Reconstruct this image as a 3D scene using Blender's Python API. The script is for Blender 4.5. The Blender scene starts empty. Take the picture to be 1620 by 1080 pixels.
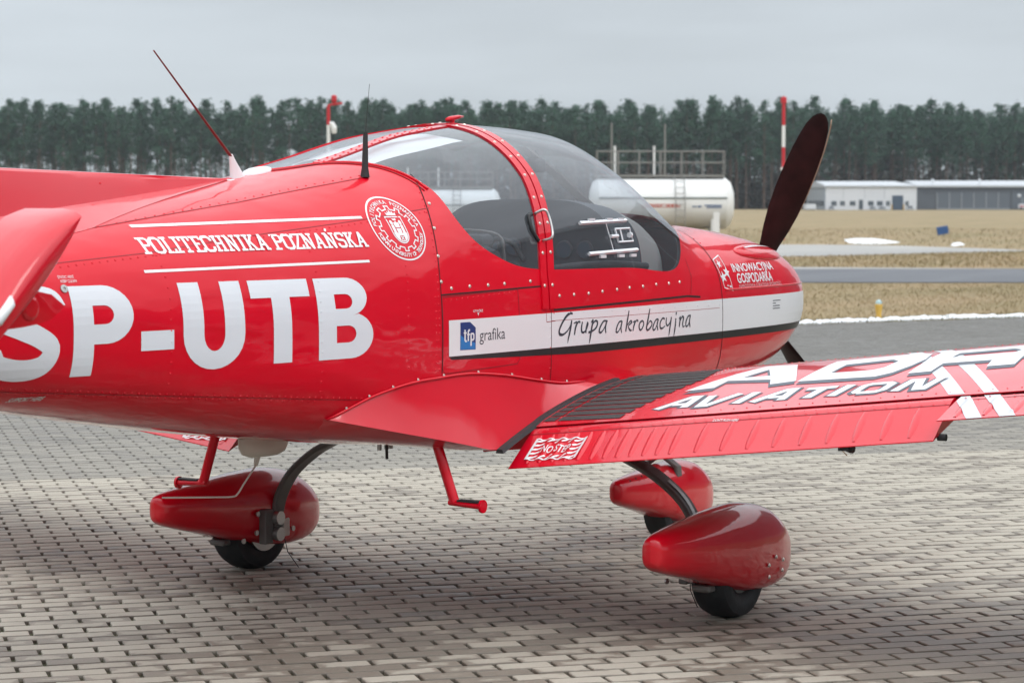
import bpy, bmesh, math, random
import numpy as np
from mathutils import Vector, Matrix, Euler
from mathutils.geometry import tessellate_polygon

random.seed(7)
rng = np.random.default_rng(7)
R = math.radians
PI = math.pi
scene = bpy.context.scene
COL = scene.collection

# ------------------------------------------------------------------ camera
cam_d = bpy.data.cameras.new('camera')
cam = bpy.data.objects.new('camera', cam_d)
COL.objects.link(cam)
cam.location = (-8.135, -5.206, 1.596)
cam.rotation_euler = (R(90 - 3.3535), 0, R(-58.391))
cam_d.sensor_width = 36.0
cam_d.lens = 83.02
cam_d.clip_start = 0.1
cam_d.clip_end = 6000
cam_d.dof.use_dof = True
cam_d.dof.focus_distance = 8.9
cam_d.dof.aperture_fstop = 7.0
scene.camera = cam

# ------------------------------------------------------------------ world: overcast sky
SUN_EL, SUN_AZ = 52.0, 200.0       # elevation, compass bearing (from +Y towards +X)
world = bpy.data.worlds.new('World')
scene.world = world
world.use_nodes = True
wn = world.node_tree
wn.nodes.clear()
w_out = wn.nodes.new('ShaderNodeOutputWorld')
sky = wn.nodes.new('ShaderNodeTexSky')
sky.sky_type = 'NISHITA'
sky.sun_disc = False
sky.sun_elevation = R(SUN_EL)
sky.sun_rotation = R(SUN_AZ)
sky.dust_density = 4.0
bg1 = wn.nodes.new('ShaderNodeBackground')
bg1.inputs['Strength'].default_value = 0.05
hs = wn.nodes.new('ShaderNodeHueSaturation')
hs.inputs['Saturation'].default_value = 0.35
hs.inputs['Value'].default_value = 0.35
wn.links.new(sky.outputs['Color'], hs.inputs['Color'])
wn.links.new(hs.outputs['Color'], bg1.inputs['Color'])
tc = wn.nodes.new('ShaderNodeTexCoord')
sp = wn.nodes.new('ShaderNodeSeparateXYZ')
wn.links.new(tc.outputs['Generated'], sp.inputs['Vector'])
mp = wn.nodes.new('ShaderNodeMapping')
mp.inputs['Scale'].default_value = (2.0, 2.0, 14.0)
wn.links.new(tc.outputs['Generated'], mp.inputs['Vector'])
cl = wn.nodes.new('ShaderNodeTexNoise')
cl.inputs['Scale'].default_value = 1.6
cl.inputs['Detail'].default_value = 5.0
cl.inputs['Roughness'].default_value = 0.5
wn.links.new(mp.outputs['Vector'], cl.inputs['Vector'])
ramp = wn.nodes.new('ShaderNodeValToRGB')
cr = ramp.color_ramp
cr.elements[0].position = 0.0
cr.elements[0].color = (0.600, 0.665, 0.710, 1)
cr.elements[1].position = 1.0
cr.elements[1].color = (2.05, 2.11, 2.18, 1)
for pos, c in ((0.06, (0.585, 0.645, 0.695, 1)), (0.15, (0.515, 0.570, 0.625, 1)), (0.35, (1.06, 1.12, 1.19, 1)), (0.65, (1.62, 1.69, 1.76, 1))):
    e = cr.elements.new(pos)
    e.color = c
wn.links.new(sp.outputs['Z'], ramp.inputs['Fac'])
clr = wn.nodes.new('ShaderNodeMapRange')
clr.inputs['From Min'].default_value = 0.3
clr.inputs['From Max'].default_value = 0.7
clr.inputs['To Min'].default_value = 0.87
clr.inputs['To Max'].default_value = 1.10
wn.links.new(cl.outputs['Fac'], clr.inputs['Value'])
mulc = wn.nodes.new('ShaderNodeVectorMath')
mulc.operation = 'SCALE'
wn.links.new(ramp.outputs['Color'], mulc.inputs[0])
wn.links.new(clr.outputs['Result'], mulc.inputs['Scale'])
bg2 = wn.nodes.new('ShaderNodeBackground')
bg2.inputs['Strength'].default_value = 0.92
wn.links.new(mulc.outputs['Vector'], bg2.inputs['Color'])
addw = wn.nodes.new('ShaderNodeAddShader')
wn.links.new(bg1.outputs['Background'], addw.inputs[0])
wn.links.new(bg2.outputs['Background'], addw.inputs[1])
wn.links.new(addw.outputs['Shader'], w_out.inputs['Surface'])

sun_d = bpy.data.lights.new('sun', 'SUN')
sun = bpy.data.objects.new('sun', sun_d)
COL.objects.link(sun)
sun_d.energy = 0.65
sun_d.angle = R(24)
sun_d.color = (1.0, 0.97, 0.93)
_a, _e = R(SUN_AZ), R(SUN_EL)
sdir = Vector((math.sin(_a) * math.cos(_e), math.cos(_a) * math.cos(_e), math.sin(_e)))
sun.rotation_euler = sdir.to_track_quat('Z', 'Y').to_euler()
sun.location = sdir * 40

scene.view_settings.view_transform = 'Standard'
scene.view_settings.look = 'None'
scene.view_settings.exposure = 0.14
scene.view_settings.gamma = 1.0
scene.view_settings.use_curve_mapping = False
scene.render.engine = 'CYCLES'
scene.cycles.use_denoising = True
scene.cycles.max_bounces = 6
scene.cycles.diffuse_bounces = 2
scene.cycles.glossy_bounces = 3
scene.cycles.caustics_reflective = False
scene.cycles.caustics_refractive = False
scene.cycles.adaptive_threshold = 0.025
scene.cycles.transparent_max_bounces = 24
scene.cycles.volume_bounces = 0

# ------------------------------------------------------------------ helpers
def tag(o, label=None, cat=None, group=None, kind=None):
    if label: o['label'] = label
    if cat: o['category'] = cat
    if group: o['group'] = group
    if kind: o['kind'] = kind
    return o

def mesh(name, verts, faces, smooth=False, angle=None):
    me = bpy.data.meshes.new(name)
    me.from_pydata([tuple(map(float, v)) for v in verts], [], [tuple(int(i) for i in f) for f in faces])
    if smooth:
        me.polygons.foreach_set('use_smooth', [True] * len(me.polygons))
        if angle is not None:
            me.set_sharp_from_angle(angle=R(angle))
    me.update()
    return me

def link(name, me, mat=None, parent=None, kind=None):
    o = bpy.data.objects.new(name, me)
    COL.objects.link(o)
    if mat is not None and not me.materials:
        me.materials.append(mat)
    if parent is not None:
        o.parent = parent
    if kind:
        o['kind'] = kind
    return o

def obj(name, vf, mat=None, parent=None, smooth=False, angle=None, kind=None):
    return link(name, mesh(name, vf[0], vf[1], smooth, angle), mat, parent, kind)

def empty(name, loc=(0, 0, 0), rz=0.0):
    o = bpy.data.objects.new(name, None)
    COL.objects.link(o)
    o.location = loc
    o.rotation_euler = (0, 0, rz)
    o.empty_display_size = 0.2
    return o

def join(parts):
    V, F = [], []
    for v, f in parts:
        n = len(V)
        V.extend([tuple(p) for p in v])
        F.extend([tuple(i + n for i in q) for q in f])
    return V, F

def xf(vf, M):
    return [tuple(M @ Vector(p)) for p in vf[0]], vf[1]

def box(x0, x1, y0, y1, z0, z1, bev=0.0):
    if bev <= 0:
        v = [(x, y, z) for x in (x0, x1) for y in (y0, y1) for z in (z0, z1)]
        f = [(0, 1, 3, 2), (4, 6, 7, 5), (0, 4, 5, 1), (2, 3, 7, 6), (0, 2, 6, 4), (1, 5, 7, 3)]
        return v, f
    bm = bmesh.new()
    bmesh.ops.create_cube(bm, size=1.0)
    for q in bm.verts:
        q.co = Vector(((x0 + x1) / 2 + q.co.x * (x1 - x0), (y0 + y1) / 2 + q.co.y * (y1 - y0), (z0 + z1) / 2 + q.co.z * (z1 - z0)))
    bmesh.ops.bevel(bm, geom=list(bm.edges), offset=bev, segments=2, affect='EDGES', profile=0.5)
    return from_bm(bm)

def from_bm(bm):
    bm.verts.index_update()
    v = [tuple(q.co) for q in bm.verts]
    f = [tuple(q.index for q in p.verts) for p in bm.faces]
    bm.free()
    return v, f

def tube(pts, rad, n=10, caps=True, squash=None):
    """round tube along a polyline; rad number or list"""
    P = [Vector(p) for p in pts]
    rr = [rad] * len(P) if isinstance(rad, (int, float)) else list(rad)
    V, F = [], []
    up = None
    for i, p in enumerate(P):
        a = P[max(i - 1, 0)]
        b = P[min(i + 1, len(P) - 1)]
        t = (b - a).normalized()
        if up is None:
            up = Vector((0, 0, 1)) if abs(t.z) < 0.9 else Vector((1, 0, 0))
        s = t.cross(up).normalized()
        up = s.cross(t).normalized()
        for k in range(n):
            an = 2 * PI * k / n
            V.append(tuple(p + (s * math.cos(an) + up * math.sin(an) * (squash or 1)) * rr[i]))
    for i in range(len(P) - 1):
        for k in range(n):
            k2 = (k + 1) % n
            F.append((i * n + k, i * n + k2, (i + 1) * n + k2, (i + 1) * n + k))
    if caps:
        F.append(tuple(range(n - 1, -1, -1)))
        F.append(tuple(range((len(P) - 1) * n, len(P) * n)))
    return V, F

def cyl(a, b, r, n=12, r2=None):
    return tube([a, b], [r, r if r2 is None else r2], n)

def lathe(prof, n=24, axis='y', center=(0, 0, 0)):
    """prof: (along axis, radius)"""
    V, F = [], []
    cx, cy, cz = center
    for (h, r) in prof:
        for k in range(n):
            a = 2 * PI * k / n
            c, s = r * math.cos(a), r * math.sin(a)
            if axis == 'y': V.append((cx + c, cy + h, cz + s))
            elif axis == 'x': V.append((cx + h, cy + c, cz + s))
            else: V.append((cx + c, cy + s, cz + h))
    m = len(prof)
    for i in range(m - 1):
        for k in range(n):
            k2 = (k + 1) % n
            F.append((i * n + k, i * n + k2, (i + 1) * n + k2, (i + 1) * n + k))
    F.append(tuple(range(n)))
    F.append(tuple(range((m - 1) * n, m * n)))
    return V, F

def fixn(vf):
    bm = bmesh.new()
    vs = [bm.verts.new(p) for p in vf[0]]
    for f in vf[1]:
        try: bm.faces.new([vs[i] for i in f])
        except ValueError: pass
    bmesh.ops.recalc_face_normals(bm, faces=list(bm.faces))
    return from_bm(bm)

def grid_faces(nu, nv, closed_v=False, flip=False):
    F = []
    for i in range(nu - 1):
        for j in range(nv if closed_v else nv - 1):
            j2 = (j + 1) % nv
            q = (i * nv + j, (i + 1) * nv + j, (i + 1) * nv + j2, i * nv + j2)
            F.append(q[::-1] if flip else q)
    return F

def clip(verts, faces, val):
    """keep the part of a mesh where the per-vertex value is >= 0"""
    V = [tuple(v) for v in verts]
    val = list(map(float, val))
    cut = {}
    F = []
    def mid(a, b):
        k = (a, b) if a < b else (b, a)
        if k not in cut:
            t = val[a] / (val[a] - val[b])
            cut[k] = len(V)
            V.append(tuple(V[a][i] + (V[b][i] - V[a][i]) * t for i in range(3)))
        return cut[k]
    for f in faces:
        ins = [val[i] >= 0 for i in f]
        if all(ins):
            F.append(tuple(f)); continue
        if not any(ins): continue
        out = []
        for k, a in enumerate(f):
            b = f[(k + 1) % len(f)]
            if val[a] >= 0: out.append(a)
            if (val[a] >= 0) != (val[b] >= 0): out.append(mid(a, b))
        if len(out) >= 3: F.append(tuple(out))
    used = sorted({i for f in F for i in f})
    mp_ = {a: b for b, a in enumerate(used)}
    return [V[i] for i in used], [tuple(mp_[i] for i in f) for f in F]

def sdf_poly(poly, X, Z):
    """signed distance (positive inside) to a 2D polygon"""
    P = np.asarray(poly, float)
    X = np.asarray(X, float); Z = np.asarray(Z, float)
    d = np.full(X.shape, 1e9)
    ins = np.zeros(X.shape, bool)
    n = len(P)
    for i in range(n):
        a, b = P[i], P[(i + 1) % n]
        e = b - a
        wx, wz = X - a[0], Z - a[1]
        t = np.clip((wx * e[0] + wz * e[1]) / (e @ e), 0, 1)
        d = np.minimum(d, np.hypot(wx - e[0] * t, wz - e[1] * t))
        c = ((a[1] <= Z) & (b[1] > Z)) | ((b[1] <= Z) & (a[1] > Z))
        with np.errstate(divide='ignore', invalid='ignore'):
            xi = a[0] + (Z - a[1]) / (e[1] if e[1] else 1e-12) * e[0]
        ins ^= c & (X < xi)
    return np.where(ins, d, -d)

def catmull(pts, n=6):
    P = [np.asarray(p, float) for p in pts]
    P = [2 * P[0] - P[1]] + P + [2 * P[-1] - P[-2]]
    out = []
    for i in range(1, len(P) - 2):
        for k in range(n):
            t = k / n
            a, b, c, d = P[i - 1], P[i], P[i + 1], P[i + 2]
            out.append(0.5 * (2 * b + (c - a) * t + (2 * a - 5 * b + 4 * c - d) * t * t + (3 * b - a - 3 * c + d) * t ** 3))
    out.append(P[-2])
    return [tuple(q) for q in out]

# text from the built-in font as flat triangles
_fc = {}
def fmesh(s, bold=0.0):
    key = (s, bold)
    if key in _fc: return _fc[key]
    cu = bpy.data.curves.new('lettering', 'FONT')
    cu.body = s; cu.size = 1.0; cu.offset = bold; cu.resolution_u = 4
    o = bpy.data.objects.new('lettering', cu)
    COL.objects.link(o)
    dg = bpy.context.evaluated_depsgraph_get()
    me = o.evaluated_get(dg).to_mesh()
    v = [(p.co.x, p.co.y) for p in me.vertices]; f = [tuple(p.vertices) for p in me.polygons]
    o.evaluated_get(dg).to_mesh_clear()
    bpy.data.objects.remove(o); bpy.data.curves.remove(cu)
    _fc[key] = (v, f)
    return v, f
for _s, _b in [('grafika', 0.0), ('OTWÓRZ', 0.01), ('INNOWACYJNA', 0.02), ('GOSPODARKA', 0.02), ('NARODOWA STRATEGIA SPÓJNOŚCI', 0.0), ('STATIC VENT', 0.0), ('KEEP CLEAN', 0.0), ('SUPPORT HERE', 0.01), ('NO STEP', .012), ("DON'T PUSH HERE", 0.0)] + [(c, 0.018) for c in sorted(set('POLITECHNIKAPOZNAŃSKAPOZNANUNIVERSITYOFTECHNOLOGY'))]:
    fmesh(_s, _b)

# ------------------------------------------------------------------ materials
MATS = {}
def nodes(name):
    m = bpy.data.materials.new(name)
    m.use_nodes = True
    nt = m.node_tree
    bs = nt.nodes['Principled BSDF']
    MATS[name] = m
    return m, nt, bs

def N(nt, typ, **kw):
    n = nt.nodes.new(typ)
    for k, v in kw.items():
        if k in n.inputs: n.inputs[k].default_value = v
        else: setattr(n, k, v)
    return n

def pmat(name, col, rough=0.5, metal=0.0, coat=0.0, coat_rough=0.05, bump=None, vary=None, spec=None, stretch=None):
    """principled material; vary=(scale, amount) dulls/brightens by noise; bump=(scale, distance)"""
    m, nt, bs = nodes(name)
    bs.inputs['Base Color'].default_value = (*col, 1)
    bs.inputs['Roughness'].default_value = rough
    bs.inputs['Metallic'].default_value = metal
    bs.inputs['Coat Weight'].default_value = coat
    bs.inputs['Coat Roughness'].default_value = coat_rough
    if spec is not None: bs.inputs['Specular IOR Level'].default_value = spec
    geo = N(nt, 'ShaderNodeNewGeometry')
    if vary:
        no = N(nt, 'ShaderNodeTexNoise', Scale=vary[0], Detail=5.0, Roughness=0.6)
        nt.links.new(geo.outputs['Position'], no.inputs['Vector'])
        mr = N(nt, 'ShaderNodeMapRange')
        mr.inputs['From Min'].default_value = 0.25
        mr.inputs['From Max'].default_value = 0.75
        mr.inputs['To Min'].default_value = 1 - vary[1]
        mr.inputs['To Max'].default_value = 1 + vary[1]
        nt.links.new(no.outputs['Fac'], mr.inputs['Value'])
        sc = N(nt, 'ShaderNodeVectorMath', operation='SCALE')
        sc.inputs[0].default_value = col
        nt.links.new(mr.outputs['Result'], sc.inputs['Scale'])
        nt.links.new(sc.outputs['Vector'], bs.inputs['Base Color'])
    if bump:
        nb = N(nt, 'ShaderNodeTexNoise', Scale=bump[0], Detail=2.0)
        if stretch:
            mpb = N(nt, 'ShaderNodeMapping'); mpb.inputs['Scale'].default_value = stretch
            nt.links.new(geo.outputs['Position'], mpb.inputs['Vector']); nt.links.new(mpb.outputs[0], nb.inputs['Vector'])
        else:
            nt.links.new(geo.outputs['Position'], nb.inputs['Vector'])
        bp = N(nt, 'ShaderNodeBump', Strength=1.0, Distance=bump[1])
        nt.links.new(nb.outputs['Fac'], bp.inputs['Height'])
        nt.links.new(bp.outputs['Normal'], bs.inputs['Normal'])
        if coat: nt.links.new(bp.outputs['Normal'], bs.inputs['Coat Normal'])
    return m

RED = (0.60, 0.0012, 0.015)
M_red = pmat('red_paint', RED, 0.35, coat=0.92, coat_rough=0.02, bump=(2.4, 0.011), vary=(1.4, 0.05), spec=0.12, stretch=(1.0, 1.0, 3.2))
M_red.node_tree.nodes['Principled BSDF'].inputs['Coat IOR'].default_value = 1.31
M_redf = pmat('red_paint_fairing', (0.62, 0.002, 0.014), 0.35, coat=1.0, coat_rough=0.04, vary=(3.0, 0.06), bump=(5.0, 0.003), spec=0.15)
M_redw = pmat('red_paint_wing', (0.58, 0.002, 0.016), 0.35, coat=0.9, coat_rough=0.06, vary=(1.8, 0.05), bump=(3.0, 0.004), spec=0.2)
M_white = pmat('white_vinyl', (0.72, 0.73, 0.75), 0.35, vary=(2.0, 0.03), coat=0.3)
M_letter = pmat('pale_grey_vinyl', (0.66, 0.69, 0.74), 0.4, vary=(2.0, 0.03))
M_black = pmat('black_vinyl', (0.016, 0.016, 0.017), 0.4)
M_greyv = pmat('shadow_grey_vinyl', (0.10, 0.115, 0.14), 0.5, spec=0.2)
M_silver = pmat('silver_vinyl', (0.52, 0.54, 0.57), 0.35)
M_line = pmat('panel_gap', (0.03, 0.002, 0.004), 0.8)
M_lineR = pmat('red_panel_edge', (0.27, 0.002, 0.009), 0.5)
M_rub = pmat('black_rubber', (0.018, 0.019, 0.021), 0.62, vary=(30, 0.2))
M_tyre = pmat('tyre_rubber', (0.012, 0.014, 0.016), 0.7, vary=(20, 0.3), bump=(60, 0.001))
M_steel = pmat('bare_steel', (0.55, 0.55, 0.54), 0.35, 0.9)
M_alu = pmat('dull_aluminium', (0.42, 0.42, 0.41), 0.45, 0.8)
M_strut = pmat('grey_strut', (0.12, 0.112, 0.105), 0.5, 0.0, vary=(8, 0.15))
M_blade = pmat('dark_blade', (0.020, 0.007, 0.007), 0.5, vary=(9, 0.5), spec=0.15)
M_cream = pmat('cream_plastic', (0.55, 0.50, 0.45), 0.4)
M_panel = pmat('dark_grey_shroud', (0.036, 0.042, 0.048), 0.7, vary=(20, 0.1))
M_seat = pmat('seat_cloth', (0.03, 0.033, 0.038), 0.75, bump=(90, 0.002))
M_lining = pmat('cabin_lining', (0.05, 0.053, 0.058), 0.8)
M_curtain = pmat('white_curtain', (0.75, 0.75, 0.73), 0.8)
M_clear = pmat('clear_plastic', (0.62, 0.65, 0.68), 0.2)
M_walk = pmat('anti_slip', (0.045, 0.043, 0.043), 0.9, vary=(60, 0.3), bump=(300, 0.002))

def glass_mat(name, tint, haze):
    m = bpy.data.materials.new(name)
    m.use_nodes = True
    nt = m.node_tree
    nt.nodes.clear()
    out = N(nt, 'ShaderNodeOutputMaterial')
    tr = N(nt, 'ShaderNodeBsdfTransparent'); tr.inputs['Color'].default_value = (*tint, 1)
    gl = N(nt, 'ShaderNodeBsdfGlossy'); gl.inputs['Roughness'].default_value = 0.03
    gl.inputs['Color'].default_value = (0.95, 0.97, 1, 1)
    df = N(nt, 'ShaderNodeBsdfDiffuse'); df.inputs['Color'].default_value = (0.45, 0.47, 0.5, 1)
    lw = N(nt, 'ShaderNodeLayerWeight', Blend=0.5)
    pw = N(nt, 'ShaderNodeMath', operation='POWER'); pw.inputs[1].default_value = 4.0; nt.links.new(lw.outputs['Facing'], pw.inputs[0])
    fr = N(nt, 'ShaderNodeMath', operation='MULTIPLY_ADD'); fr.inputs[1].default_value = 0.75; fr.inputs[2].default_value = 0.045; nt.links.new(pw.outputs[0], fr.inputs[0])
    m1 = N(nt, 'ShaderNodeMixShader', Fac=haze)
    nt.links.new(tr.outputs[0], m1.inputs[1]); nt.links.new(df.outputs[0], m1.inputs[2])
    m2 = N(nt, 'ShaderNodeMixShader')
    nt.links.new(fr.outputs[0], m2.inputs[0]); nt.links.new(m1.outputs[0], m2.inputs[1]); nt.links.new(gl.outputs[0], m2.inputs[2])
    nt.links.new(m2.outputs[0], out.inputs['Surface'])
    MATS[name] = m
    return m
M_glass = glass_mat('canopy_perspex', (0.80, 0.835, 0.87), 0.07)

def ground_mat(name, cols, scale, stretch=(1, 1, 1), rough=0.9, bump=0.0, thr=(0.35, 0.65)):
    """three-tone noise ground: cols = base, second, third"""
    m, nt, bs = nodes(name)
    geo = N(nt, 'ShaderNodeNewGeometry')
    mpn = N(nt, 'ShaderNodeMapping'); mpn.inputs['Scale'].default_value = stretch
    mpn.inputs['Rotation'].default_value = (0, 0, R(31.6))
    nt.links.new(geo.outputs['Position'], mpn.inputs['Vector'])
    a = N(nt, 'ShaderNodeTexNoise', Scale=scale, Detail=8.0, Roughness=0.65)
    b = N(nt, 'ShaderNodeTexNoise', Scale=scale * 0.23, Detail=4.0, Roughness=0.6)
    nt.links.new(mpn.outputs[0], a.inputs['Vector']); nt.links.new(mpn.outputs[0], b.inputs['Vector'])
    ra = N(nt, 'ShaderNodeMapRange'); ra.inputs['From Min'].default_value = thr[0]; ra.inputs['From Max'].default_value = thr[1]
    rb = N(nt, 'ShaderNodeMapRange'); rb.inputs['From Min'].default_value = thr[0]; rb.inputs['From Max'].default_value = thr[1]
    nt.links.new(a.outputs['Fac'], ra.inputs['Value']); nt.links.new(b.outputs['Fac'], rb.inputs['Value'])
    mx = N(nt, 'ShaderNodeMix', data_type='RGBA'); mx.inputs[6].default_value = (*cols[0], 1); mx.inputs[7].default_value = (*cols[1], 1)
    nt.links.new(ra.outputs[0], mx.inputs[0])
    my = N(nt, 'ShaderNodeMix', data_type='RGBA'); my.inputs[7].default_value = (*cols[2], 1)
    nt.links.new(mx.outputs[2], my.inputs[6]); nt.links.new(rb.outputs[0], my.inputs[0])
    nt.links.new(my.outputs[2], bs.inputs['Base Color'])
    bs.inputs['Roughness'].default_value = rough
    if bump:
        bp = N(nt, 'ShaderNodeBump', Distance=bump)
        nt.links.new(a.outputs['Fac'], bp.inputs['Height']); nt.links.new(bp.outputs[0], bs.inputs['Normal'])
    return m

M_grass = ground_mat('dry_winter_grass', ((0.235, 0.165, 0.083), (0.315, 0.232, 0.130), (0.185, 0.150, 0.066)), 0.8, (0.5, 1.6, 1))
M_asph = ground_mat('taxiway_asphalt', ((0.105, 0.112, 0.125), (0.130, 0.138, 0.150), (0.095, 0.101, 0.114)), 0.9, (0.4, 2.5, 1), 0.85)
M_conc = ground_mat('pale_concrete', ((0.30, 0.295, 0.28), (0.36, 0.35, 0.33), (0.27, 0.27, 0.26)), 0.5, (0.5, 1.5, 1), 0.8)
M_snow = pmat('snow', (0.70, 0.72, 0.75), 0.6, bump=(9, 0.02))
M_bed = ground_mat('joint_sand_and_moss', ((0.060, 0.050, 0.036), (0.10, 0.090, 0.036), (0.045, 0.050, 0.022)), 5.0)

# row frame of the paving: E1 along the rows, E2 across them, O on the line where the two fields of paving meet
E1 = np.array([0.736, -0.677]); E2 = np.array([0.677, 0.736]); PO = np.array([3.33, 3.05])
BL, BW = 0.200, 0.100

def paver_mat():
    m, nt, bs = nodes('concrete_paver')
    geo = N(nt, 'ShaderNodeNewGeometry')
    def dot(v, off):
        d = N(nt, 'ShaderNodeVectorMath', operation='DOT_PRODUCT'); d.inputs[1].default_value = v
        nt.links.new(geo.outputs['Position'], d.inputs[0])
        a = N(nt, 'ShaderNodeMath', operation='SUBTRACT'); a.inputs[1].default_value = off
        nt.links.new(d.outputs['Value'], a.inputs[0]); return a.outputs[0]
    def mth(op, a, b=None, c=None):
        n = N(nt, 'ShaderNodeMath', operation=op)
        for k, v in enumerate((a, b, c)):
            if v is None: continue
            if isinstance(v, (int, float)): n.inputs[k].default_value = v
            else: nt.links.new(v, n.inputs[k])
        return n.outputs[0]
    u = dot((E1[0], E1[1], 0), float(E1 @ PO)); v = dot((E2[0], E2[1], 0), float(E2 @ PO))
    vr = mth('DIVIDE', v, BW); row = mth('FLOOR', vr)
    half_ = mth('MULTIPLY', mth('MODULO', mth('ABSOLUTE', row), 2.0), 0.5)
    uc = mth('ADD', mth('DIVIDE', u, BL), half_); colm = mth('FLOOR', uc)
    fu = mth('SUBTRACT', uc, colm); fv = mth('SUBTRACT', vr, row)
    cv = N(nt, 'ShaderNodeCombineXYZ'); nt.links.new(colm, cv.inputs[0]); nt.links.new(row, cv.inputs[1])
    wnz = N(nt, 'ShaderNodeTexWhiteNoise', noise_dimensions='2D'); nt.links.new(cv.outputs[0], wnz.inputs['Vector'])
    # drying pattern: a pale, ragged dry middle on each block, wetter rims
    nz = N(nt, 'ShaderNodeTexNoise', Scale=9.0, Detail=4.0, Roughness=0.6); nt.links.new(geo.outputs['Position'], nz.inputs['Vector'])
    big = N(nt, 'ShaderNodeTexNoise', Scale=0.55, Detail=3.0, Roughness=0.55); nt.links.new(geo.outputs['Position'], big.inputs['Vector'])
    fine = N(nt, 'ShaderNodeTexNoise', Scale=170.0, Detail=4.0, Roughness=0.7); nt.links.new(geo.outputs['Position'], fine.inputs['Vector'])
    eu = mth('SUBTRACT', 0.5, mth('ABSOLUTE', mth('SUBTRACT', fu, 0.5)))
    ev = mth('SUBTRACT', 0.5, mth('ABSOLUTE', mth('SUBTRACT', fv, 0.5)))
    rim = mth('MINIMUM', mth('MULTIPLY', eu, 2.2), mth('MULTIPLY', ev, 1.3))
    dry = mth('ADD', mth('ADD', mth('MULTIPLY', rim, 0.9), mth('MULTIPLY', mth('SUBTRACT', nz.outputs['Fac'], 0.5), 1.6)),
              mth('ADD', mth('MULTIPLY', mth('SUBTRACT', big.outputs['Fac'], 0.48), 1.4), mth('MULTIPLY', mth('SUBTRACT', wnz.outputs['Value'], 0.5), 0.9)))
    # the far field (v>0) stays damper and more even
    far = N(nt, 'ShaderNodeMapRange'); far.inputs['From Min'].default_value = -0.02; far.inputs['From Max'].default_value = 0.02
    nt.links.new(v, far.inputs['Value'])
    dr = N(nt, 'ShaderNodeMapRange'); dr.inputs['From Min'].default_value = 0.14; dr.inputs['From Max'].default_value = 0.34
    vignette = N(nt, 'ShaderNodeMapRange'); vignette.inputs['From Min'].default_value = -7.2; vignette.inputs['From Max'].default_value = -3.2; vignette.inputs['To Min'].default_value = -0.30; vignette.inputs['To Max'].default_value = 0.22  # vignette towards the camera, painted into the block colour through the dryness
    nt.links.new(v, vignette.inputs['Value'])
    dry = mth('ADD', dry, vignette.outputs[0])
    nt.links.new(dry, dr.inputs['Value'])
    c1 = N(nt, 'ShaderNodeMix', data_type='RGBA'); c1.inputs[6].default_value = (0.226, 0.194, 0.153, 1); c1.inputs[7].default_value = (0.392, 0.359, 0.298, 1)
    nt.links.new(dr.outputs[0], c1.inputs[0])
    c2 = N(nt, 'ShaderNodeMix', data_type='RGBA'); c2.inputs[7].default_value = (0.152, 0.149, 0.138, 1)
    fg = N(nt, 'ShaderNodeMapRange'); fg.inputs['From Max'].default_value = 9.0; fg.inputs['To Min'].default_value = 0.52; fg.inputs['To Max'].default_value = 0.97
    nt.links.new(v, fg.inputs['Value'])
    fm = mth('MULTIPLY', far.outputs[0], fg.outputs[0])
    nt.links.new(fm, c2.inputs[0]); nt.links.new(c1.outputs[2], c2.inputs[6])
    st_n = N(nt, 'ShaderNodeTexNoise', Scale=1.7, Detail=6.0, Roughness=0.7); nt.links.new(geo.outputs['Position'], st_n.inputs['Vector'])
    stn = N(nt, 'ShaderNodeMapRange'); stn.inputs['From Min'].default_value = 0.56; stn.inputs['From Max'].default_value = 0.72; stn.inputs['To Min'].default_value = 0.0; stn.inputs['To Max'].default_value = -0.22
    nt.links.new(st_n.outputs['Fac'], stn.inputs['Value'])
    tone = mth('ADD', mth('ADD', mth('ADD', 0.84, stn.outputs[0]), mth('MULTIPLY', wnz.outputs['Value'], 0.15)), mth('MULTIPLY', mth('SUBTRACT', fine.outputs['Fac'], 0.5), 0.5))
    dj = N(nt, 'ShaderNodeMapRange'); dj.inputs['From Min'].default_value = 0.055; dj.inputs['From Max'].default_value = 0.115; dj.inputs['To Min'].default_value = 0.58  # row edges darkened: chamfer shading and joint dirt, put into the colour
    nt.links.new(ev, dj.inputs['Value'])
    tone = mth('MULTIPLY', tone, dj.outputs[0])
    sc = N(nt, 'ShaderNodeVectorMath', operation='SCALE')
    nt.links.new(c2.outputs[2], sc.inputs[0]); nt.links.new(tone, sc.inputs['Scale'])
    nt.links.new(sc.outputs[0], bs.inputs['Base Color'])
    rg = N(nt, 'ShaderNodeMapRange'); rg.inputs['To Min'].default_value = 0.55; rg.inputs['To Max'].default_value = 0.85
    nt.links.new(dr.outputs[0], rg.inputs['Value']); nt.links.new(rg.outputs[0], bs.inputs['Roughness'])
    bp = N(nt, 'ShaderNodeBump', Distance=0.0012); nt.links.new(fine.outputs['Fac'], bp.inputs['Height']); nt.links.new(bp.outputs[0], bs.inputs['Normal'])
    return m
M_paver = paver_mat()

# ------------------------------------------------------------------ setting: ground
CAM = np.array([-8.135, -5.206]); FW = np.array([0.8517, 0.5241]); RT = np.array([0.5241, -0.8517])
def gp(px, D):            # a ground point at depth D, sideways by the angle of column px
    return CAM + D * (FW + RT * (px - 810) / 3736.0)

def sheet(name, pts, z, mat, kind='structure', parent=None):
    v = [(p[0], p[1], z) for p in pts]
    return obj(name, (v, [tuple(range(len(v)))]), mat, parent, kind=kind)

gv = []
_c = CAM + 700 * FW
for s, t in ((-450, -800), (450, -800), (450, 100), (-450, 100)):
    q = _c + s * RT + t * FW
    gv.append(q)
field = sheet('grass_field', gv, -0.035, M_grass)

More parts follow.
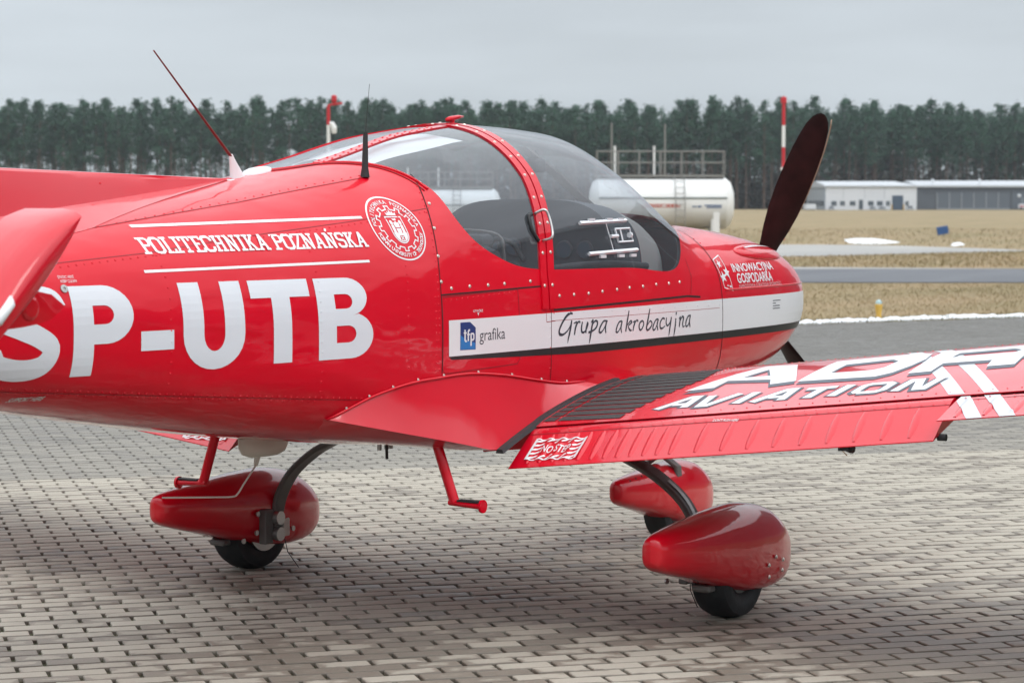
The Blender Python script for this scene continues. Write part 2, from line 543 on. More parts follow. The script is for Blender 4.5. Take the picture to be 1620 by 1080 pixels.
EA, EB = np.array([20.41, 8.03]), np.array([24.06, 6.11])
ed = (EB - EA) / np.linalg.norm(EB - EA); en = np.array([-ed[1], ed[0]])     # en points away from the camera
q0, q1 = EA - ed * 34, EA + ed * 26
bed = sheet('pavement', [q0, q1, q1 - en * 44, q0 - en * 44], -0.016, M_bed)

def strip(name, a, b, c, d, ext, z, mat):
    """a-b near edge, c-d far edge, lengthened by ext"""
    a, b, c, d = map(np.array, (a, b, c, d))
    u1 = (b - a) / np.linalg.norm(b - a); u2 = (d - c) / np.linalg.norm(d - c)
    return sheet(name, [a - u1 * ext, b + u1 * ext, d + u2 * ext, c - u2 * ext], z, mat)
strip('taxiway', (35.81, 15.33), (38.38, 11.15), (44.8, 19.53), (47.89, 14.5), 60, -0.02, M_asph)
CPATH = [(74.0, 37.0), (53.9, 26.6), (59.3, 24.4), (64.4, 23.3), (68.0, 22.2), (69.6, 21.7), (71.7, 23.6), (76.2, 29.5), (76.6, 32.8)]
sheet('concrete_path', CPATH, -0.022, M_conc)
# narrow concrete verge along the far side of the taxiway
strip('taxiway_verge', (44.9, 19.6), (46.2, 17.4), (46.6, 20.4), (47.2, 18.2), 6, -0.026, M_conc)

# --- pavers
def paver_mesh():
    L, Wd, c, h = BL - 0.0155, BW - 0.0072, 0.0030, 0.03
    v = []
    for (l, w_, z) in ((L / 2, Wd / 2, -h), (L / 2, Wd / 2, -c), (L / 2 - c, Wd / 2 - c, 0)):
        v += [(-l, -w_, z), (l, -w_, z), (l, w_, z), (-l, w_, z)]
    f = [(8, 9, 10, 11)]
    for k in range(2):
        for j in range(4):
            j2 = (j + 1) % 4
            f.append((k * 4 + j, k * 4 + j2, (k + 1) * 4 + j2, (k + 1) * 4 + j))
    return np.array(v), f
pv, pf = paver_mesh()
ang = math.atan2(E1[1], E1[0])
cells = []
for r in range(-112, 170):
    v0 = (r + 0.5) * BW
    sh = 0.5 * (abs(r) % 2)
    for c in range(-70, 100):
        u0 = (c + 0.5 - sh) * BL
        w = PO + E1 * u0 + E2 * v0
        d = w - CAM
        D = d @ FW
        if D < 4.5 or (w - EA) @ en > -0.25: continue
        px = 810 + 3736 * (d @ RT) / D
        py = 321 + 3736 * 1.596 / D
        m_ = 1.6 / D * 3736
        if px < -m_ or px > 1620 + m_: continue
        vis = -20 < px < 1640 and py < 1088
        cells.append((w[0], w[1], D, vis))
cells.sort(key=lambda q: q[2])
near = [q for q in cells if q[3]][:300]
nearset = {(q[0], q[1]) for q in near}
rest = [q for q in cells if (q[0], q[1]) not in nearset]
pme = mesh('paver', pv, pf)
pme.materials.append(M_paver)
for (x, y, D, _) in near:
    o = link('paver', pme, None, bed)
    o.location = (x, y, -0.0015 + random.uniform(-0.002, 0.0015))
    o.rotation_euler = (random.gauss(0, 0.004), random.gauss(0, 0.003), ang + random.gauss(0, 0.006))
def many(base, faces, items):
    n = len(items); k = len(base)
    V = np.zeros((n * k, 3)); F = []
    for i, (x, y, D, _) in enumerate(items):
        a = ang + random.gauss(0, 0.006)
        ca, sa = math.cos(a), math.sin(a)
        b = base
        V[i * k:(i + 1) * k, 0] = x + b[:, 0] * ca - b[:, 1] * sa
        V[i * k:(i + 1) * k, 1] = y + b[:, 0] * sa + b[:, 1] * ca
        V[i * k:(i + 1) * k, 2] = b[:, 2] - 0.0015 + random.uniform(-0.002, 0.0015) + b[:, 0] * random.gauss(0, 0.003) + b[:, 1] * random.gauss(0, 0.004)
    F = (np.array(faces)[None] + (np.arange(n) * k)[:, None, None]).reshape(-1, 4)
    me = bpy.data.meshes.new('paver_field')
    me.vertices.add(len(V)); me.vertices.foreach_set('co', V.ravel())
    me.loops.add(F.size); me.loops.foreach_set('vertex_index', F.ravel().astype(np.int32))
    me.polygons.add(len(F)); me.polygons.foreach_set('loop_start', np.arange(0, F.size, 4).astype(np.int32))
    me.update(calc_edges=True)
    return me
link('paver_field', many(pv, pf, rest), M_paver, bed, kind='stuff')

# --- snow: a thin ragged ridge along the apron edge and two thin patches
def snow_strip():
    P = catmull([(15.0, 11.2), (18.0, 9.95), (20.9, 8.25), (21.8, 7.9), (22.5, 7.55), (23.4, 7.15), (24.6, 6.25), (27.0, 4.9), (31.0, 2.7)], 24)
    V, F = [], []
    m = 5
    for i, p in enumerate(P):
        w = 0.20 * (0.55 + 0.9 * abs(math.sin(i * 0.23) * math.sin(i * 0.091 + 1))) + random.uniform(-0.05, 0.05)
        o = random.uniform(-0.06, 0.06)
        for k in range(m):
            t = k / (m - 1) * 2 - 1
            q = np.array(p[:2]) + en * (t * w + o)
            V.append((q[0], q[1], -0.032 + (1 - t * t) * random.uniform(0.02, 0.06)))
    return V, grid_faces(len(P), m)
obj('snow_ridge', fixn(snow_strip()), M_snow, smooth=True, kind='stuff')
def snow_patch(pts):
    c = np.mean(pts, 0)
    V = [(c[0], c[1], 0.05)]; F = []
    n = len(pts)
    for s, z in ((0.55, 0.045), (1.0, -0.033)):
        for p in pts:
            q = c + (np.array(p) - c) * s
            V.append((q[0], q[1], z))
    for k in range(n):
        k2 = (k + 1) % n
        F.append((0, 1 + k, 1 + k2)); F.append((1 + k, 1 + n + k, 1 + n + k2, 1 + k2))
    return V, F
for pts in ([(85.7, 35.8), (90.7, 37.9), (91.2, 37.3), (90.7, 36.3), (83.9, 32.5), (79.8, 31.7), (80.0, 32.9)], [(79.2, 28.5), (82.2, 29.3), (79.5, 28.0), (76.7, 27.4)]):
    obj('snow_patch', fixn(snow_patch(catmull(pts + pts[:1], 4)[:-1])), M_snow, smooth=True, kind='stuff')

# --- grass blades near the apron and the taxiways
def blades(n, D0, D1, p0, p1, h0, h1, wd):
    V = np.zeros((n * 3, 3)); k = 0
    keep = []
    for i in range(n):
        D = math.sqrt(random.uniform(D0 * D0, D1 * D1))
        q = gp(random.uniform(p0, p1), D)
        if (q - EA) @ en < 0.12 or (D0 > 50 and float(sdf_poly(CPATH, np.array([q[0]]), np.array([q[1]]))[0]) > -0.1): continue
        a = random.uniform(0, 2 * PI)
        h = random.uniform(h0, h1)
        ln = random.uniform(0.2, 1.0) * h
        d = np.array([math.cos(a), math.sin(a)]); s = np.array([-d[1], d[0]]) * wd
        V[k] = (*(q - s), -0.036); V[k + 1] = (*(q + s), -0.036); V[k + 2] = (*(q + d * ln), -0.036 + h)
        k += 3
    V = V[:k]
    F = [(i, i + 1, i + 2) for i in range(0, k, 3)]
    return V, F
M_blade_g = ground_mat('dry_grass_blades', ((0.275, 0.198, 0.105), (0.33, 0.245, 0.138), (0.21, 0.170, 0.078)), 1.3, (0.6, 2.0, 1))
obj('grass', join([blades(12000, 31, 47.5, 1180, 1680, 0.015, 0.055, 0.006), blades(9000, 60, 80, 1150, 1680, 0.03, 0.10, 0.012), blades(6000, 80, 150, 900, 1680, 0.04, 0.12, 0.02)]), M_blade_g, kind='stuff')
M_moss = ground_mat('green_verge_grass', ((0.085, 0.10, 0.030), (0.16, 0.15, 0.05), (0.12, 0.10, 0.04)), 3.0)
def verge():
    V, F = [], []
    for i in range(9000):
        t = random.uniform(-4, 12)
        q = EA + ed * t + en * random.choice((random.uniform(-0.22, 0.1), random.uniform(0.5, 0.9)))
        a = random.uniform(0, 2 * PI); h = random.uniform(0.02, 0.06)
        d = np.array([math.cos(a), math.sin(a)]); s = np.array([-d[1], d[0]]) * 0.006
        k = len(V)
        V += [(*(q - s), -0.03), (*(q + s), -0.03), (*(q + d * h * 0.5), -0.03 + h)]
        F.append((k, k + 1, k + 2))
    return V, F
obj('verge_grass', verge(), M_moss, kind='stuff')

# ------------------------------------------------------------------ setting: pine forest
M_bark = pmat('pine_bark', (0.105, 0.070, 0.052), 0.9, vary=(0.4, 0.35))
def foliage_mat():
    m, nt, bs = nodes('pine_needles')
    oi = N(nt, 'ShaderNodeObjectInfo'); geo = N(nt, 'ShaderNodeNewGeometry')
    no = N(nt, 'ShaderNodeTexNoise', Scale=0.45, Detail=3.0); nt.links.new(geo.outputs['Position'], no.inputs['Vector'])
    mx = N(nt, 'ShaderNodeMix', data_type='RGBA'); mx.inputs[6].default_value = (0.016, 0.056, 0.034, 1); mx.inputs[7].default_value = (0.038, 0.108, 0.060, 1)
    ad = N(nt, 'ShaderNodeMath', operation='MULTIPLY_ADD'); ad.inputs[1].default_value = 0.35
    nt.links.new(oi.outputs['Random'], ad.inputs[0])
    mr = N(nt, 'ShaderNodeMapRange'); mr.inputs['From Min'].default_value = 0.35; mr.inputs['From Max'].default_value = 0.7; mr.inputs['To Max'].default_value = 0.7
    nt.links.new(no.outputs['Fac'], mr.inputs['Value']); nt.links.new(mr.outputs[0], ad.inputs[2])
    nt.links.new(ad.outputs[0], mx.inputs[0]); nt.links.new(mx.outputs[2], bs.inputs['Base Color'])
    bs.inputs['Roughness'].default_value = 0.8
    return m
M_needle = foliage_mat()

def pine(seed, H=26.0, nq=1500, live=0.52):
    """trunk (verts, faces), crown (verts, faces): Scots pine of a plantation, bare below, uneven crown above"""
    r = random.Random(seed)
    lean = (r.uniform(-0.5, 0.5), r.uniform(-0.5, 0.5))
    def axis(z): t = z / H; return Vector((lean[0] * t * t, lean[1] * t * t, z))
    tr = tube([axis(H * k / 6) for k in range(7)], [0.20 * (1 - 0.13 * k) for k in range(7)], 6)
    parts = [tr]
    V, F = [], []
    zb = H * (1 - live)
    nb = 30
    for b in range(nb):
        t = (b + r.random()) / nb
        z = zb + (H - zb) * t ** 0.85
        shape = (math.sin(PI * min(1, t * 0.72 + 0.18)) ** 0.7) * (1.0 - 0.80 * t ** 2.4)
        ln = (3.1 * shape + 0.3) * r.uniform(0.45, 1.15)
        a = r.uniform(0, 2 * PI)
        d = Vector((math.cos(a), math.sin(a), r.uniform(0.05, 0.45))).normalized()
        p0 = axis(z)
        if t < 0.6: parts.append(tube([p0, p0 + d * ln * 0.8], [0.05, 0.02], 4, caps=False))
        for q in range(nq // nb):
            s = r.uniform(0.25, 1.05)
            c = p0 + d * ln * s + Vector((r.gauss(0, 0.42), r.gauss(0, 0.42), r.gauss(0, 0.34)))
            sz = r.uniform(0.14, 0.36)
            n1 = Vector((r.gauss(0, 1), r.gauss(0, 1), r.gauss(0, 1))).normalized()
            n2 = n1.cross(Vector((r.gauss(0, 1), r.gauss(0, 1), r.gauss(0, 1)))).normalized()
            k = len(V)
            V += [tuple(c - n1 * sz), tuple(c + n2 * sz * 0.6), tuple(c + n1 * sz), tuple(c - n2 * sz * 0.6)]
            F.append((k, k + 1, k + 2, k + 3))
    # dead stubs on the bare stem
    for b in range(7):
        z = H * r.uniform(0.18, 1 - live); a = r.uniform(0, 2 * PI); p0 = axis(z)
        parts.append(tube([p0, p0 + Vector((math.cos(a), math.sin(a), r.uniform(-0.1, 0.2))) * r.uniform(0.5, 1.3)], [0.03, 0.01], 3, caps=False))
    return join(parts), (V, F)

NVAR = 9
variants = []
for s in range(NVAR):
    t, c = pine(100 + s, live=(0.44, 0.50, 0.55, 0.6)[s % 4])
    tm = mesh('trunk', *t); tm.materials.append(M_bark)
    cm = mesh('crown', *c); cm.materials.append(M_needle)
    variants.append((tm, cm))
FD_ = 600.0
k = 0
for row in range(3):
    n = 100
    for i in range(n):
        px = -110 + 1840 * (i + 0.5 + random.uniform(-0.45, 0.45)) / n
        D = FD_ + row * 7 + random.uniform(-3, 3) + max(0, (px - 1200)) * 0.05
        q = gp(px, D)
        tm, cm = variants[random.randrange(NVAR)]
        root = empty('pine_tree', (q[0], q[1], -0.1), random.uniform(0, 2 * PI))
        s = random.uniform(0.88, 1.09) * (1.0 if random.random() < 0.9 else 0.82)
        root.scale = (s * random.uniform(0.95, 1.25), s * random.uniform(0.95, 1.25), s)
        tag(root, 'tall dark green pine with bare reddish trunk in the dense forest edge', 'tree', 'pines along the far forest edge')
        link('trunk', tm, None, root); link('crown', cm, None, root)
        k += 1
def back_forest():
    low = [pine(300 + s, nq=480, live=(0.74, 0.92)[s % 2]) for s in range(5)]
    TV, TF, CV, CF = [], [], [], []
    for i in range(900):
        px = -110 + 1840 * random.random()
        if px < 560 and random.random() < 0.55: continue
        D = FD_ + random.uniform(22, 75)
        q = gp(px, D)
        t, c = low[random.randrange(5)]
        a = random.uniform(0, 2 * PI); s = random.uniform(0.85, 1.05)
        M = Matrix.Translation((q[0], q[1], -0.1)) @ Matrix.Rotation(a, 4, 'Z') @ Matrix.Diagonal((s * 1.15, s * 1.15, s, 1))
        for (A, B, src) in ((TV, TF, t), (CV, CF, c)):
            n = len(A)
            A.extend(tuple(M @ Vector(p)) for p in src[0]); B.extend(tuple(j + n for j in f) for f in src[1])
    return (TV, TF), (CV, CF)
bt, bc = back_forest()
fw_ = obj('forest', bc, M_needle, kind='stuff')
tag(fw_, 'dark mass of pine crowns deep inside the far forest', 'forest')
obj('trunk', bt, M_bark, fw_, kind='stuff')
# brushwood closing the forest floor
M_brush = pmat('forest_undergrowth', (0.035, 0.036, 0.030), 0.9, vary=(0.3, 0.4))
def undergrowth():
    V, F = [], []
    for i in range(24000):
        px = random.uniform(-130, 1750) if random.random() < .6 else random.uniform(600, 1750); q = gp(px, FD_ + random.uniform(4, 60))
        hmax = 3.5 if px < 620 else 10.0
        z = abs(random.gauss(0, hmax * 0.45)); s = random.uniform(0.4, 1.2)
        a = Vector((random.gauss(0, 1), random.gauss(0, 1), random.gauss(0, 1))).normalized()
        b = a.cross(Vector((random.gauss(0, 1), random.gauss(0, 1), random.gauss(0, 1)))).normalized()
        c = Vector((q[0], q[1], z)); k = len(V)
        V += [tuple(c - a * s), tuple(c + b * s * 0.5), tuple(c + a * s), tuple(c - b * s * 0.5)]; F.append((k, k + 1, k + 2, k + 3))
    return V, F
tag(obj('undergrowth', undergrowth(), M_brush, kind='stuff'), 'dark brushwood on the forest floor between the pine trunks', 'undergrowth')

# ------------------------------------------------------------------ setting: hangars
M_wwall = pmat('white_sheet_wall', (0.62, 0.65, 0.69), 0.5, vary=(0.2, 0.04))
M_gwall = pmat('pale_grey_sheet_wall', (0.33, 0.37, 0.41), 0.5)
M_roof = pmat('pale_grey_roof', (0.46, 0.49, 0.52), 0.5)
M_dark = pmat('slate_sheet_wall', (0.085, 0.10, 0.12), 0.5, vary=(0.2, 0.08))
M_door = pmat('slate_door', (0.10, 0.12, 0.145), 0.5)
M_pane = pmat('dark_window', (0.05, 0.07, 0.09), 0.1)
M_bluegate = pmat('blue_gate', (0.055, 0.09, 0.14), 0.4)
M_yel = pmat('yellow_paint', (0.62, 0.38, 0.07), 0.5)
M_frame = pmat('grey_frame', (0.34, 0.37, 0.40), 0.5)

def frame_at(origin):
    """building frame: x to the right along the front, y into the depth"""
    rz = math.atan2(RT[1], RT[0])
    return (origin[0], origin[1], 0.0), rz
loc, rz = frame_at(gp(1305, 540))
b = empty('white_hangar', loc, rz)
tag(b, 'low white sheet-metal building with small windows and blue gate before the forest', 'building')
L, Dp, Hw, Hr = 20.8, 34.0, 5.2, 6.5
obj('wall', ([(0, 0, 0), (L, 0, 0), (L, 0, Hw), (0, 0, Hw), (L, Dp, 0), (L, Dp, Hw), (0, Dp, 0), (0, Dp, Hw)], [(0, 1, 2, 3), (1, 4, 5, 2), (4, 6, 7, 5)]), M_wwall, b)
obj('side_wall', box(-0.02, 0.06, 0.02, Dp - 0.02, 0, Hw - 0.02), M_gwall, b)
obj('roof', box(-0.25, L + 0.25, -0.3, Dp + 0.3, Hw + 0.003, Hw + 0.35), M_roof, b)
obj('roof_ridge', ([(-0.2, -0.25, Hw + 0.353), (L + 0.2, -0.25, Hw + 0.353), (L - 2.5, Dp / 2, Hr + 0.2), (-0.2, Dp / 2, Hr + 0.2), (L + 0.2, Dp, Hw + 0.353), (-0.2, Dp, Hw + 0.353)], [(0, 1, 2, 3), (3, 2, 4, 5), (1, 4, 2), (0, 3, 5)]), M_roof, b)
for (a, c) in ((310, 345), (368, 400), (432, 470), (553, 590), (612, 650), (672, 698), (800, 822)):
    x0, x1 = (a - 272) * 0.0345, (c - 272) * 0.0345
    w = obj('window', box(x0, x1, -0.05, 0.02, 0.95, 2.05), M_frame, b)
    for j in range(2):
        xm = x0 + (x1 - x0) * j / 2
        obj('pane', box(xm + 0.06, xm + (x1 - x0) / 2 - 0.04, -0.08, -0.045, 1.02, 1.98), M_pane, w)
d = obj('door', box(7.55, 8.6, -0.06, 0.02, 0, 2.4), M_frame, b); obj('pane', box(7.7, 8.45, -0.09, -0.055, 0.2, 2.2), M_pane, d)
g = obj('gate', box(15.2, 17.7, -0.08, 0.02, 0, 3.3), M_bluegate, b)
for j in range(5): obj('gate_rib', box(15.22, 17.68, -0.11, -0.075, 0.3 + j * 0.62, 0.36 + j * 0.62), M_door, g)
for x in (15.05, 17.72): obj('gate_post', box(x, x + 0.16, -0.25, -0.03, 0, 1.3), M_yel, b)
for x in (4.0, 8.9, 13.4): obj('wall_seam', box(x, x + 0.08, -0.03, 0.02, 2.5, Hw - 0.05), M_gwall, b)
for j in range(7): obj('window', box(-0.06, 0.01, 3 + j * 4.2, 5.6 + j * 4.2, 0.9, 2.1), M_pane, b)
for (x, w_, h_) in ((0.6, 1.3, 0.8), (9.9, 1.4, 0.75), (12.0, 1.6, 0.7), (18.4, 1.5, 0.9)):
    q = Vector(loc) + Matrix.Rotation(rz, 3, 'Z') @ Vector((x, -1.6, 0))
    cb = empty('crate_stack', q, rz)
    obj('crate', box(0, w_, 0, 0.8, 0, h_ * 0.55, 0.02), M_frame, cb); obj('crate', box(0.15, w_ * 0.8, 0.05, 0.75, h_ * 0.55 + 0.003, h_, 0.02), M_dark, cb)
    tag(cb, 'small grey crates stacked before the %s' % {0.6: 'leftmost window of the white building', 9.9: 'window right of the door of the white building', 12.0: 'middle windows of the white building', 18.4: 'right side of the blue gate'}[x], 'crates', 'crates along the white building')
q = Vector(loc) + Matrix.Rotation(rz, 3, 'Z') @ Vector((-4.6, -1.0, 0))
vn = empty('white_container', q, rz)
obj('body', box(0, 2.3, 0, 5, 0.15, 1.35, 0.04), M_wwall, vn); obj('skid', box(0.1, 2.2, 0.1, 4.9, 0, 0.15), M_dark, vn)
tag(vn, 'small white container by the grey side wall of the white building', 'container')

loc2, rz2 = frame_at(gp(1449, 560))
b = empty('slate_hangar', loc2, rz2)
tag(b, 'long slate grey hangar with glazed sliding doors at the right edge', 'building')
L2 = 46.0
obj('wall', box(0.05, L2, 0, 30, 0, 5.3), M_dark, b)
obj('roof', box(-0.2, L2 + 0.4, -0.6, 30.5, 5.303, 5.75), M_roof, b)
obj('roof_ridge', ([(-0.2, -0.6, 5.753), (L2, -0.6, 5.753), (L2, 15, 7.0), (-0.2, 15, 7.0), (L2, 30, 5.753), (-0.2, 30, 5.753)], [(0, 1, 2, 3), (3, 2, 4, 5), (1, 4, 2), (0, 3, 5)]), M_roof, b)
obj('door_rail', box(1.6, 30, -0.25, -0.003, 4.15, 4.4), M_dark, b)
for j in range(6):
    x0 = 4.7 + j * 2.9
    p = obj('sliding_door', box(x0, x0 + 2.82, -0.18, -0.02, 0.1, 4.1), M_door, b)
    obj('door_frame', join([box(x0, x0 + 0.16, -0.24, -0.185, 0.1, 4.1), box(x0 + 0.165, x0 + 2.82, -0.24, -0.185, 0.1, 0.3)]), M_frame, p)
obj('sliding_door', box(22.5, 30, -0.18, -0.02, 0.1, 4.1), M_door, b)
# a parked white aircraft tug just beside the door and two small roof lamps
for i, x in enumerate((3.9, 15.0)):
    lm = empty('roof_lamp', (0, 0, 0)); q = Vector(loc2) + Matrix.Rotation(rz2, 3, 'Z') @ Vector((x, 1.0, 5.76)); lm.location = q; lm.rotation_euler = (0, 0, rz2)
    obj('post', cyl((0, 0, 0), (0, 0, 0.9), 0.06, 8), M_frame, lm); obj('globe', lathe([(0.9, 0.05), (1.0, 0.25), (1.25, 0.32), (1.5, 0.22), (1.58, 0.02)], 10, 'z'), M_wwall, lm)
    tag(lm, 'small white globe lamp on the slate hangar roof, %s one' % ('left' if i == 0 else 'right'), 'lamp', 'lamps on the hangar roof')
q = Vector(loc2) + Matrix.Rotation(rz2, 3, 'Z') @ Vector((23.6, -3.0, 0))
tg = empty('windsock_trolley', q, rz2)
obj('body', box(0, 2.2, 0, 1.2, 0.3, 1.35, 0.06), M_wwall, tg); obj('mast', cyl((0.9, 0.6, 1.35), (0.9, 0.6, 2.9), 0.07, 8), M_frame, tg)
obj('lamp', lathe([(2.9, 0.1), (3.1, 0.4), (3.5, 0.4), (3.7, 0.1)], 10, 'z'), M_wwall, tg)
for x in (0.45, 1.75): obj('wheel', lathe([(-0.1, 0.18), (-0.1, 0.3), (0.1, 0.3), (0.1, 0.18)], 12, 'y', (x, 0, 0.3)), M_tyre, tg)
M_redp = pmat('signal_red_paint', (0.50, 0.02, 0.03), 0.5)
obj('stripe', box(0.2, 2.0, -0.02, -0.003, 0.7, 0.95), M_redp, tg)
tag(tg, 'white trolley with a lamp mast standing before the slate hangar', 'trolley')

# ------------------------------------------------------------------ setting: tanks, masts, lights
M_tank = pmat('white_tank_paint', (0.74, 0.75, 0.74), 0.4, vary=(0.6, 0.05))
M_band = pmat('dark_green_band', (0.03, 0.06, 0.05), 0.5)
M_galv = pmat('galvanised_rail', (0.23, 0.23, 0.22), 0.5, 0.3)
M_bluep = pmat('blue_paint', (0.03, 0.09, 0.24), 0.5)
M_redt = pmat('faded_red_print', (0.55, 0.12, 0.10), 0.5)
def tank(px1, D, length, dia, z0, label, rails, rail_h=1.15):
    q = gp(px1, D)
    t = empty('fuel_tank', (q[0], q[1], 0), rz)
    tag(t, label, 'tank')
    r = dia / 2; zc = z0 + r
    prof = [(-length, 0.02), (-length + 0.04, r * 0.5), (-length + 0.18, r * 0.82), (-length + 0.45, r), (-0.45, r), (-0.18, r * 0.82), (-0.04, r * 0.5), (0, 0.02)]
    obj('shell', lathe(prof, 40, 'x', (0, 0, zc)), M_tank, t, True, 40)
    obj('band', lathe([(-length + 0.46, r + 0.012), (-0.46, r + 0.012), ], 40, 'x', (0, 0, zc)) if False else box(-length + 0.46, -0.42, -r - 0.02, -r + 0.10, zc + 0.235, zc + 0.29), M_band, t)
    for x in (-length + 1.1, -1.0): obj('saddle', box(x - 0.2, x + 0.2, -r * 0.8, r * 0.8, 0, zc - r * 0.55), M_tank, t)
    obj('walkway', box(-length + 0.3, -0.5, -0.5, 0.5, zc + r + 0.02, zc + r + 0.14), M_galv, t)
    zt = zc + r + 0.14
    n = rails
    for y in (-0.5, 0.5):
        for i in range(n + 1):
            x = -length + 0.4 + (length - 0.9) * i / n
            obj('rail_post', cyl((x, y, zt), (x, y, zt + rail_h), 0.028, 6), M_galv, t)
        for h in (rail_h * 0.52, rail_h): obj('handrail', cyl((-length + 0.4, y, zt + h), (-0.5, y, zt + h), 0.03, 6), M_galv, t)
    for x in (-length + 0.4, -0.5):
        for h in (rail_h * 0.52, rail_h): obj('handrail', cyl((x, -0.5, zt + h), (x, 0.5, zt + h), 0.03, 6), M_galv, t)
    # ladder
    lx = -2.75
    pts = [(0, -r - 0.16, 0.2), (0, -r - 0.16, zc + 0.1), (0, -r * 0.78 - 0.12, zc + r * 0.66), (0, -0.55, zt - 0.02)]
    for dx in (-0.23, 0.23): obj('ladder_stile', tube([(lx + dx, p[1], p[2]) for p in pts], 0.022, 6), M_galv, t)
    for i in range(9):
        z = 0.4 + i * 0.28
        y = -r - 0.16 if z < zc + 0.1 else -r - 0.16 + (z - zc - 0.1) * 0.45
        obj('ladder_rung', cyl((lx - 0.23, y, z), (lx + 0.23, y, z), 0.016, 6), M_galv, t)
    for x in (-3.9, -1.95): obj('vent_pipe', cyl((x - 2.0, 0.2, zt), (x - 2.0, 0.2, zt + rail_h + 0.28), 0.055, 8), M_tank, t)
    return t, r, zc
tk, r_, zc_ = tank(1160, 117.5, 7.2, 2.55, 0.30, 'white horizontal fuel tank with railed walkway and ladder beyond the nose', 6)
def ytank(z): return -math.sqrt(max(r_ * r_ - (z - zc_) ** 2, 0)) - 0.012
def tprint(x0, x1, z0, z1, mat, nm='lettering'):
    obj(nm, ([(x0, ytank(z0), z0), (x1, ytank(z0), z0), (x1, ytank(z1), z1), (x0, ytank(z1), z1)], [(0, 1, 2, 3)]), mat, tk)
zr = 1.596 - (326 - 321) * 0.03145
for x0, x1, z0, z1 in ((-4.6, -2.75, 0.07, 0.10), (-4.6, -2.75, -0.06, -0.03), (-2.78, -2.75, -0.03, 0.07), (-3.45, -3.42, -0.03, 0.07), (-3.38, -3.25, -0.02, 0.06), (-3.2, -3.06, -0.02, 0.06), (-3.0, -2.86, -0.02, 0.06), (-4.4, -3.6, 0.0, 0.04)):
    tprint(x0, x1, zr + z0, zr + z1, M_redt)
for x0, x1, z0, z1 in ((-2.15, -1.95, -0.05, 0.01), (-1.9, -1.7, -0.06, 0.02), (-1.55, -0.7, 0.0, 0.06), (-1.45, -0.72, -0.09, -0.04)):
    tprint(x0, x1, zr + z0, zr + z1, M_bluep)
obj('signboard', box(-1.15, -0.85, -r_ - 0.5, -r_ - 0.44, 0.1, 1.15), M_tank, tk)
tank(792, 150, 6.0, 2.6, -0.55 + 0.45, 'second white tank with railed walkway seen through the rear cabin window', 5, 0.9)

def mast(px, D, H, bands, label, lamp=True):
    q = gp(px, D)
    t = empty('obstruction_mast', (q[0], q[1], 0), rz)
    tag(t, label, 'mast')
    z = -0.04
    for i, (h, c) in enumerate(bands):
        obj('pole_band', cyl((0, 0, z), (0, 0, z + h - 0.002), 0.075, 12), c, t)
        z += h
    return t, z
t, z = mast(1238, 104, 6.0, [(0.62, M_redp), (0.85, M_tank), (0.86, M_redp), (0.85, M_tank), (0.9, M_redp), (0.95, M_tank), (0.95, M_redp)], 'tall red and white banded mast right of the propeller blade')
obj('beacon', lathe([(z, 0.09), (z + 0.03, 0.13), (z + 0.26, 0.13), (z + 0.31, 0.05)], 12, 'z'), M_redp, t); obj('collar', lathe([(3.05, 0.1), (3.05, 0.13), (3.15, 0.13), (3.15, 0.1)], 12, 'z'), M_tank, t)
t, z = mast(520.5, 104, 5.8, [(1.2, M_redp), (1.2, M_tank), (0.9, M_redp), (1.75, M_tank), (0.85, M_redp)], 'red and white mast with a lamp arm rising behind the cockpit')
obj('arm', tube([(0, 0, z - 0.02), (0.1, 0, z + 0.03), (0.62, 0, z + 0.1)], 0.05, 8), M_redp, t)
obj('beacon', lathe([(z + 0.1, 0.06), (z + 0.2, 0.12), (z + 0.42, 0.12), (z + 0.46, 0.03)], 12, 'z', (0.25, 0, 0)), M_redp, t)
obj('floodlight', tube([(0.05, 0, z - 0.75), (0.16, 0, z - 0.8), (0.24, 0, z - 1.0), (0.25, 0, z - 1.22)], [0.06, 0.12, 0.14, 0.10], 10), M_tank, t)
for i, px in enumerate((967, 1051)):
    q = gp(px, 128); t = empty('lamp_post', (q[0], q[1], 0), rz)
    obj('post', cyl((0, 0, -0.05), (0, 0, 5.9 - i * 0.05), 0.06, 8, 0.045), M_galv, t); obj('foot', lathe([(-0.05, 0.16), (0.05, 0.16), (0.08, 0.07)], 10, 'z'), M_galv, t)
    tag(t, 'thin grey post behind the white fuel tank, %s one' % ('left' if i == 0 else 'right'), 'post', 'posts behind the tank')
q = gp(1390.5, 33.1)
t = empty('taxiway_light', (q[0], q[1], -0.04), rz)
obj('stem', lathe([(0, 0.045), (0.05, 0.04), (0.07, 0.034), (0.17, 0.052), (0.215, 0.056), (0.222, 0.05)], 16, 'z'), M_yel, t, True, 40)
M_lens = pmat('pale_blue_lens', (0.36, 0.50, 0.52), 0.1)
obj('lens', lathe([(0.2225, 0.045), (0.25, 0.045), (0.275, 0.03), (0.285, 0.005)], 16, 'z'), M_lens, t, True, 40)
tag(t, 'small yellow edge light with pale blue lens at the apron edge', 'edge light')
q = gp(1492, 116)
t = empty('taxiway_sign', (q[0], q[1], -0.04), rz)
obj('board', xf(box(-0.28, 0.28, -0.05, 0.05, 0.1, 0.5, 0.015), Matrix.Shear('XY', 4, (0, 0)) @ Matrix.Rotation(R(-10), 4, 'Y')), M_bluep, t); obj('foot', cyl((0, 0, 0), (0, 0, 0.14), 0.03, 8), M_galv, t)
tag(t, 'small dark blue board in the dry grass beyond the taxiway', 'sign')

